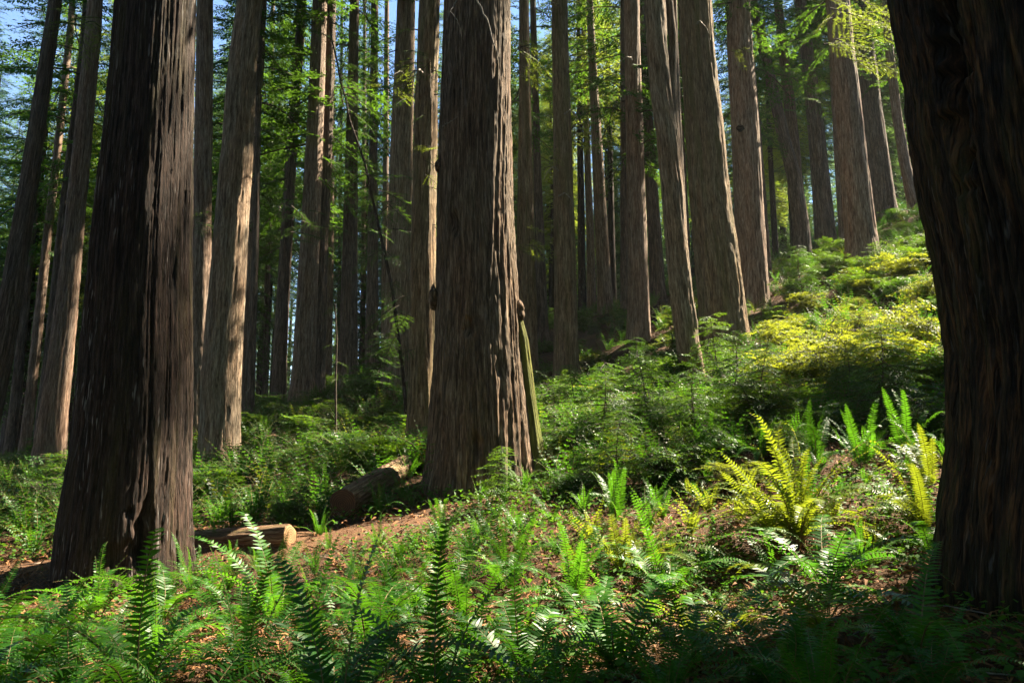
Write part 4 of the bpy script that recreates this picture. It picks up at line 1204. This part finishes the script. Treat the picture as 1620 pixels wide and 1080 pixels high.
def shrub_zone(u, v, d):
    if u < 330: return 'leafy shrub on the flat ground behind the massive dark left redwood'
    if u < 520: return 'yellow green shrub on the bank right of the tall grey redwood'
    if u < 700: return 'green shrub on the bank left of the middle redwood'
    if u < 900: return 'shrub at the foot of the slim trunks right of the middle redwood' if d > 19 else 'shrub beside the foot of the middle redwood'
    if u < 1100: return 'shrub on the slope around the twisted tree' if d > 19 else 'dark shrub in the hollow right of the middle redwood'
    if u < 1240: return 'shrub on the slope below the widest right redwood' if d > 17 else 'dark shrub behind the sunlit golden ferns'
    return 'shrub high on the right slope near the ridged pale redwood' if d > 27 else 'shrub on the sunny slope left of the huge black redwood'
taken = []
n_s = 0
for _ in range(6000):
    Y = 12.5 + 34 * rng.random(); x = rng.uniform(-.66, .66) * Y
    z = gz(x, Y); q = project((x, Y, z + .4))
    u, v, d = q
    if not (-40 < u < 1500): continue
    dens = 1.0
    if u < 300: dens = .35
    elif u < 700: dens = .5 if Y < 17 else .75
    if Y < 16 and u < 900: dens *= .4
    if 300 < u < 660 and Y < 22: dens *= .45
    if 1180 < u and Y < 13: continue
    if rng.random() > dens or not clear(x, Y, .25): continue
    md = 1.0 if Y < 22 else 1.45
    if taken and np.min([(x - a) ** 2 + (Y - b) ** 2 for a, b in taken]) < md * md: continue
    taken.append((x, Y))
    lit = lit_at(x, Y)
    mk = 'shrub_sunlit' if (u > 900 and lit > .55 and rng.random() < .7) else ('needle' if rng.random() < .3 else 'shrub')  # sunlit leaf colour picked for shrubs standing in sun patches
    lab = shrub_zone(u, v, d)
    s = rng.uniform(.5, 1.25) * (1.0 if Y < 24 else 1.05)
    if Y < 15: s *= .75
    shrub(x, Y, lab, lab, s, mk, sz=rng.uniform(.55, 1.0)); n_s += 1
    if n_s >= 250: break
for k in range(34):  # bushes added to carry the yellow of the sunlit slope
    u, v = rng.uniform(1190, 1470), rng.uniform(440, 640)
    if v < 640 - (u - 1190) * .5: v += 60
    p = hit(u, v)
    if not clear(p[0], p[1], .3): continue
    lab = 'bush with sunlit gold leaf colour on the sunlit part of the right slope beside the huge black redwood'
    shrub(p[0], p[1], lab, lab, rng.uniform(.6, 1.4), 'shrub_sunlit', sz=rng.uniform(.6, 1.15))
for k in range(9):
    p = hit(rng.uniform(1310, 1440), rng.uniform(425, 475))
    if not clear(p[0], p[1], .2): continue
    lab = 'leafy bush just below the foot of the ridged pale brown redwood'
    shrub(p[0], p[1], lab, lab, rng.uniform(.8, 1.3), 'shrub', sz=rng.uniform(.7, 1))
print('shrubs', n_s)

# ------------------------------------------------------------------ conifers of the background
HC = []
for s in range(6):
    r = np.random.default_rng(700 + s)
    Hh = 24 + 3 * s
    HC.append((Hh, crown_geo(3.0 if s == 2 else 8.5 + s, Hh + 3, 4.0, 170, B_MID, 700 + s, conical=.7)))
HCM = [(h, c.mesh('crown', [M['needle'], M['twig']])) for h, c in HC]
def pole_mesh(Hh, r0, seed):
    g, o, ax, hs, rs = trunk_geo([[0, 50, 0, r0], [0, 50, Hh * .5, r0 * .6], [.2, 50, Hh, .03]], None, amp=.015, seed=seed, nseg=18, rows=40)
    return g.mesh('trunk', [M['bark_dark']], True)
HT = [pole_mesh(h, .28, 20 + i) for i, (h, _) in enumerate(HC)]
def conifer_zone(u, d):
    far = 'distant' if d > 58 else 'feathery'
    spots = [(130, 'behind the leaning trunks at the left edge'), (330, 'behind the massive dark left redwood'), (470, 'in the gaps right of the tall grey redwood'),
             (560, 'behind the fused dark pair of trunks'), (700, 'behind the leaning dead stem left of the middle redwood'), (860, 'just right of the middle redwood'),
             (1000, 'behind the slender bluish leaning trunk'), (1140, 'behind the twisted forked tree'), (1300, 'behind the slanting V shaped tree'), (9999, 'on the skyline beside the ridged pale redwood')]
    for lim, w_ in spots:
        if u < lim: return '%s dark needled conifer %s' % (far, w_)
hp = []
r = np.random.default_rng(5)
SPOT = [(-70, 50), (60, 54), (98, 62), (140, 52), (300, 56), (5, 60), (20, 44), (112, 46), (165, 42), (432, 48), (612, 36), (850, 44), (925, 50), (975, 56), (1245, 58), (1335, 60), (1425, 54)]
for _ in range(5000):
    Y = 44 + 40 * r.random() ** .7; u = r.uniform(-150, 1560)
    if _ < len(SPOT): u, Y = SPOT[_]
    if _ >= len(SPOT) and ((1110 < u < 1300 and Y < 66) or (u > 860 and Y < 50)): continue
    if 1135 < u < 1175: continue
    x = (u - 810) / F * Y * CP
    if not clear(x, Y, .1): continue
    if hp and min((x - a) ** 2 + (Y - b) ** 2 for a, b in hp) < (3.8 if u < 900 else 4.6) ** 2: continue
    qx, qy = x - WP[:N_FORE, 0], Y - WP[:N_FORE, 1]
    th_ = qx * sin(SUN_AZ) + qy * cos(SUN_AZ)
    pr_ = np.abs(qx * cos(SUN_AZ) - qy * sin(SUN_AZ))
    hh_ = WP[:N_FORE, 2] + th_ * math.tan(SUN_EL) - gz(x, Y)
    if ((th_ > 1.5) & (pr_ < 2.6) & (hh_ > 0) & (hh_ < 24) & (WS[:N_FORE] >= .7)).any(): continue
    hp.append((x, Y))
    i = r.integers(6); mk = 'needle_far' if Y > 58 else ('needle_sunlit' if r.random() < .18 else 'needle')
    if u > 850 and r.random() < .4: mk = 'needle_sunlit'
    lab = conifer_zone(u, Y)
    root = thing('conifer_tree', lab, 'tree', (x, Y, gz(x, Y) - .1), lab, r.uniform(0, 6.28))
    sc = r.uniform(.75, 1.15)
    co = link('crown', HCM[i][1], root, scale=sc); co.material_slots[0].link = 'OBJECT'; co.material_slots[0].material = M[mk]
    link('trunk', HT[i], root, loc=(0, 0, 0), scale=sc)
    if len(hp) >= 106: break
print('conifers', len(hp))

# far wood beyond, which reads as one mass
FC = [crown_geo(3, 26 + 5 * s, 5.0, 110, B_FAR, 800 + s, conical=.7) for s in range(4)]
G = Geo(); r = np.random.default_rng(9)
for _ in range(205):
    Y = r.uniform(84, 150); u = r.uniform(-200, 1600)
    if 1130 < u < 1190 and r.random() < .8: continue
    x = (u - 810) / F * Y
    z = gz(x, Y)
    sc = r.uniform(.8, 1.25); k = r.integers(4)
    G.merge(FC[k], sc, rotz(r.uniform(0, 6.28)), (x, Y, z), tint=r.uniform(-.3, .3))
    V, Fq = tube([(x, Y, z - .5), (x + r.normal(0, .4), Y, z + 26)], [.45, .2], 8); G.add(V, Fq, 1)
tag(link('far_forest', G.mesh('far_forest', [M['needle_far'], M['bark_dark']])), 'distant wood beyond the grove', kind='stuff')

# the rest of the forest round about, outside the picture, whose crowns shade the grove
G = Geo(); r = np.random.default_rng(17); npl = 0; hp2 = []
for _ in range(2500):
    Y = r.uniform(-42, 62); x = r.uniform(-48, 62)
    if x < .72 * Y + 6 and x > -(.72 * Y + 9): continue
    if x * x + Y * Y < (80 if Y > -3 else 190): continue
    if hp2 and min((x - a) ** 2 + (Y - b) ** 2 for a, b in hp2) < 30: continue
    hp2.append((x, Y)); npl += 1
    z = gz(x, Y); Hh = r.uniform(36, 52); o = np.array([x, Y, z])
    if max(blocked(o + np.array([0, 0, h_]), .6) for h_ in (3, 8, 13, 18, 24, 30, 36)) < .55:  # unseen trunks left out where they would shade the sunlit spots
        V, Fq = tube([(x, Y, z - .5), (x, Y, z + Hh * .5), (x, Y, z + Hh)], [.7, .5, .1], 16); G.add(V, Fq, 1)
    sunny = x > 5 and Y > -12
    c = crown_geo(10 if sunny else 6, Hh, 5.4, 135 if sunny else 85, B_ROOF, 900 + npl, o, True, .4)
    if c.V: G.merge(c, 1.0, None, o)
    if npl >= 115: break
print('around', npl)
tag(link('surrounding_forest', G.mesh('surrounding_forest', [M['needle'], M['bark_dark']])), 'more redwoods standing all round beyond the frame', kind='stuff')


# thin air that pales the far trees
import bmesh
me = bpy.data.meshes.new('haze'); bm = bmesh.new()
bmesh.ops.create_cube(bm, size=1); bm.to_mesh(me); bm.free()
hz = tag(link('haze', me, None, (0, 210, 39.8), None, (850, 850, 92.4)), 'thin pale air between the trees', kind='stuff')
m, n, out = nodes_of('haze')
pv = nd(n, 'ShaderNodeVolumePrincipled'); pv.inputs['Color'].default_value = (.85, .92, .9, 1); pv.inputs['Density'].default_value = .00024
n.links.new(pv.outputs[0], out.inputs['Volume']); me.materials.append(m)
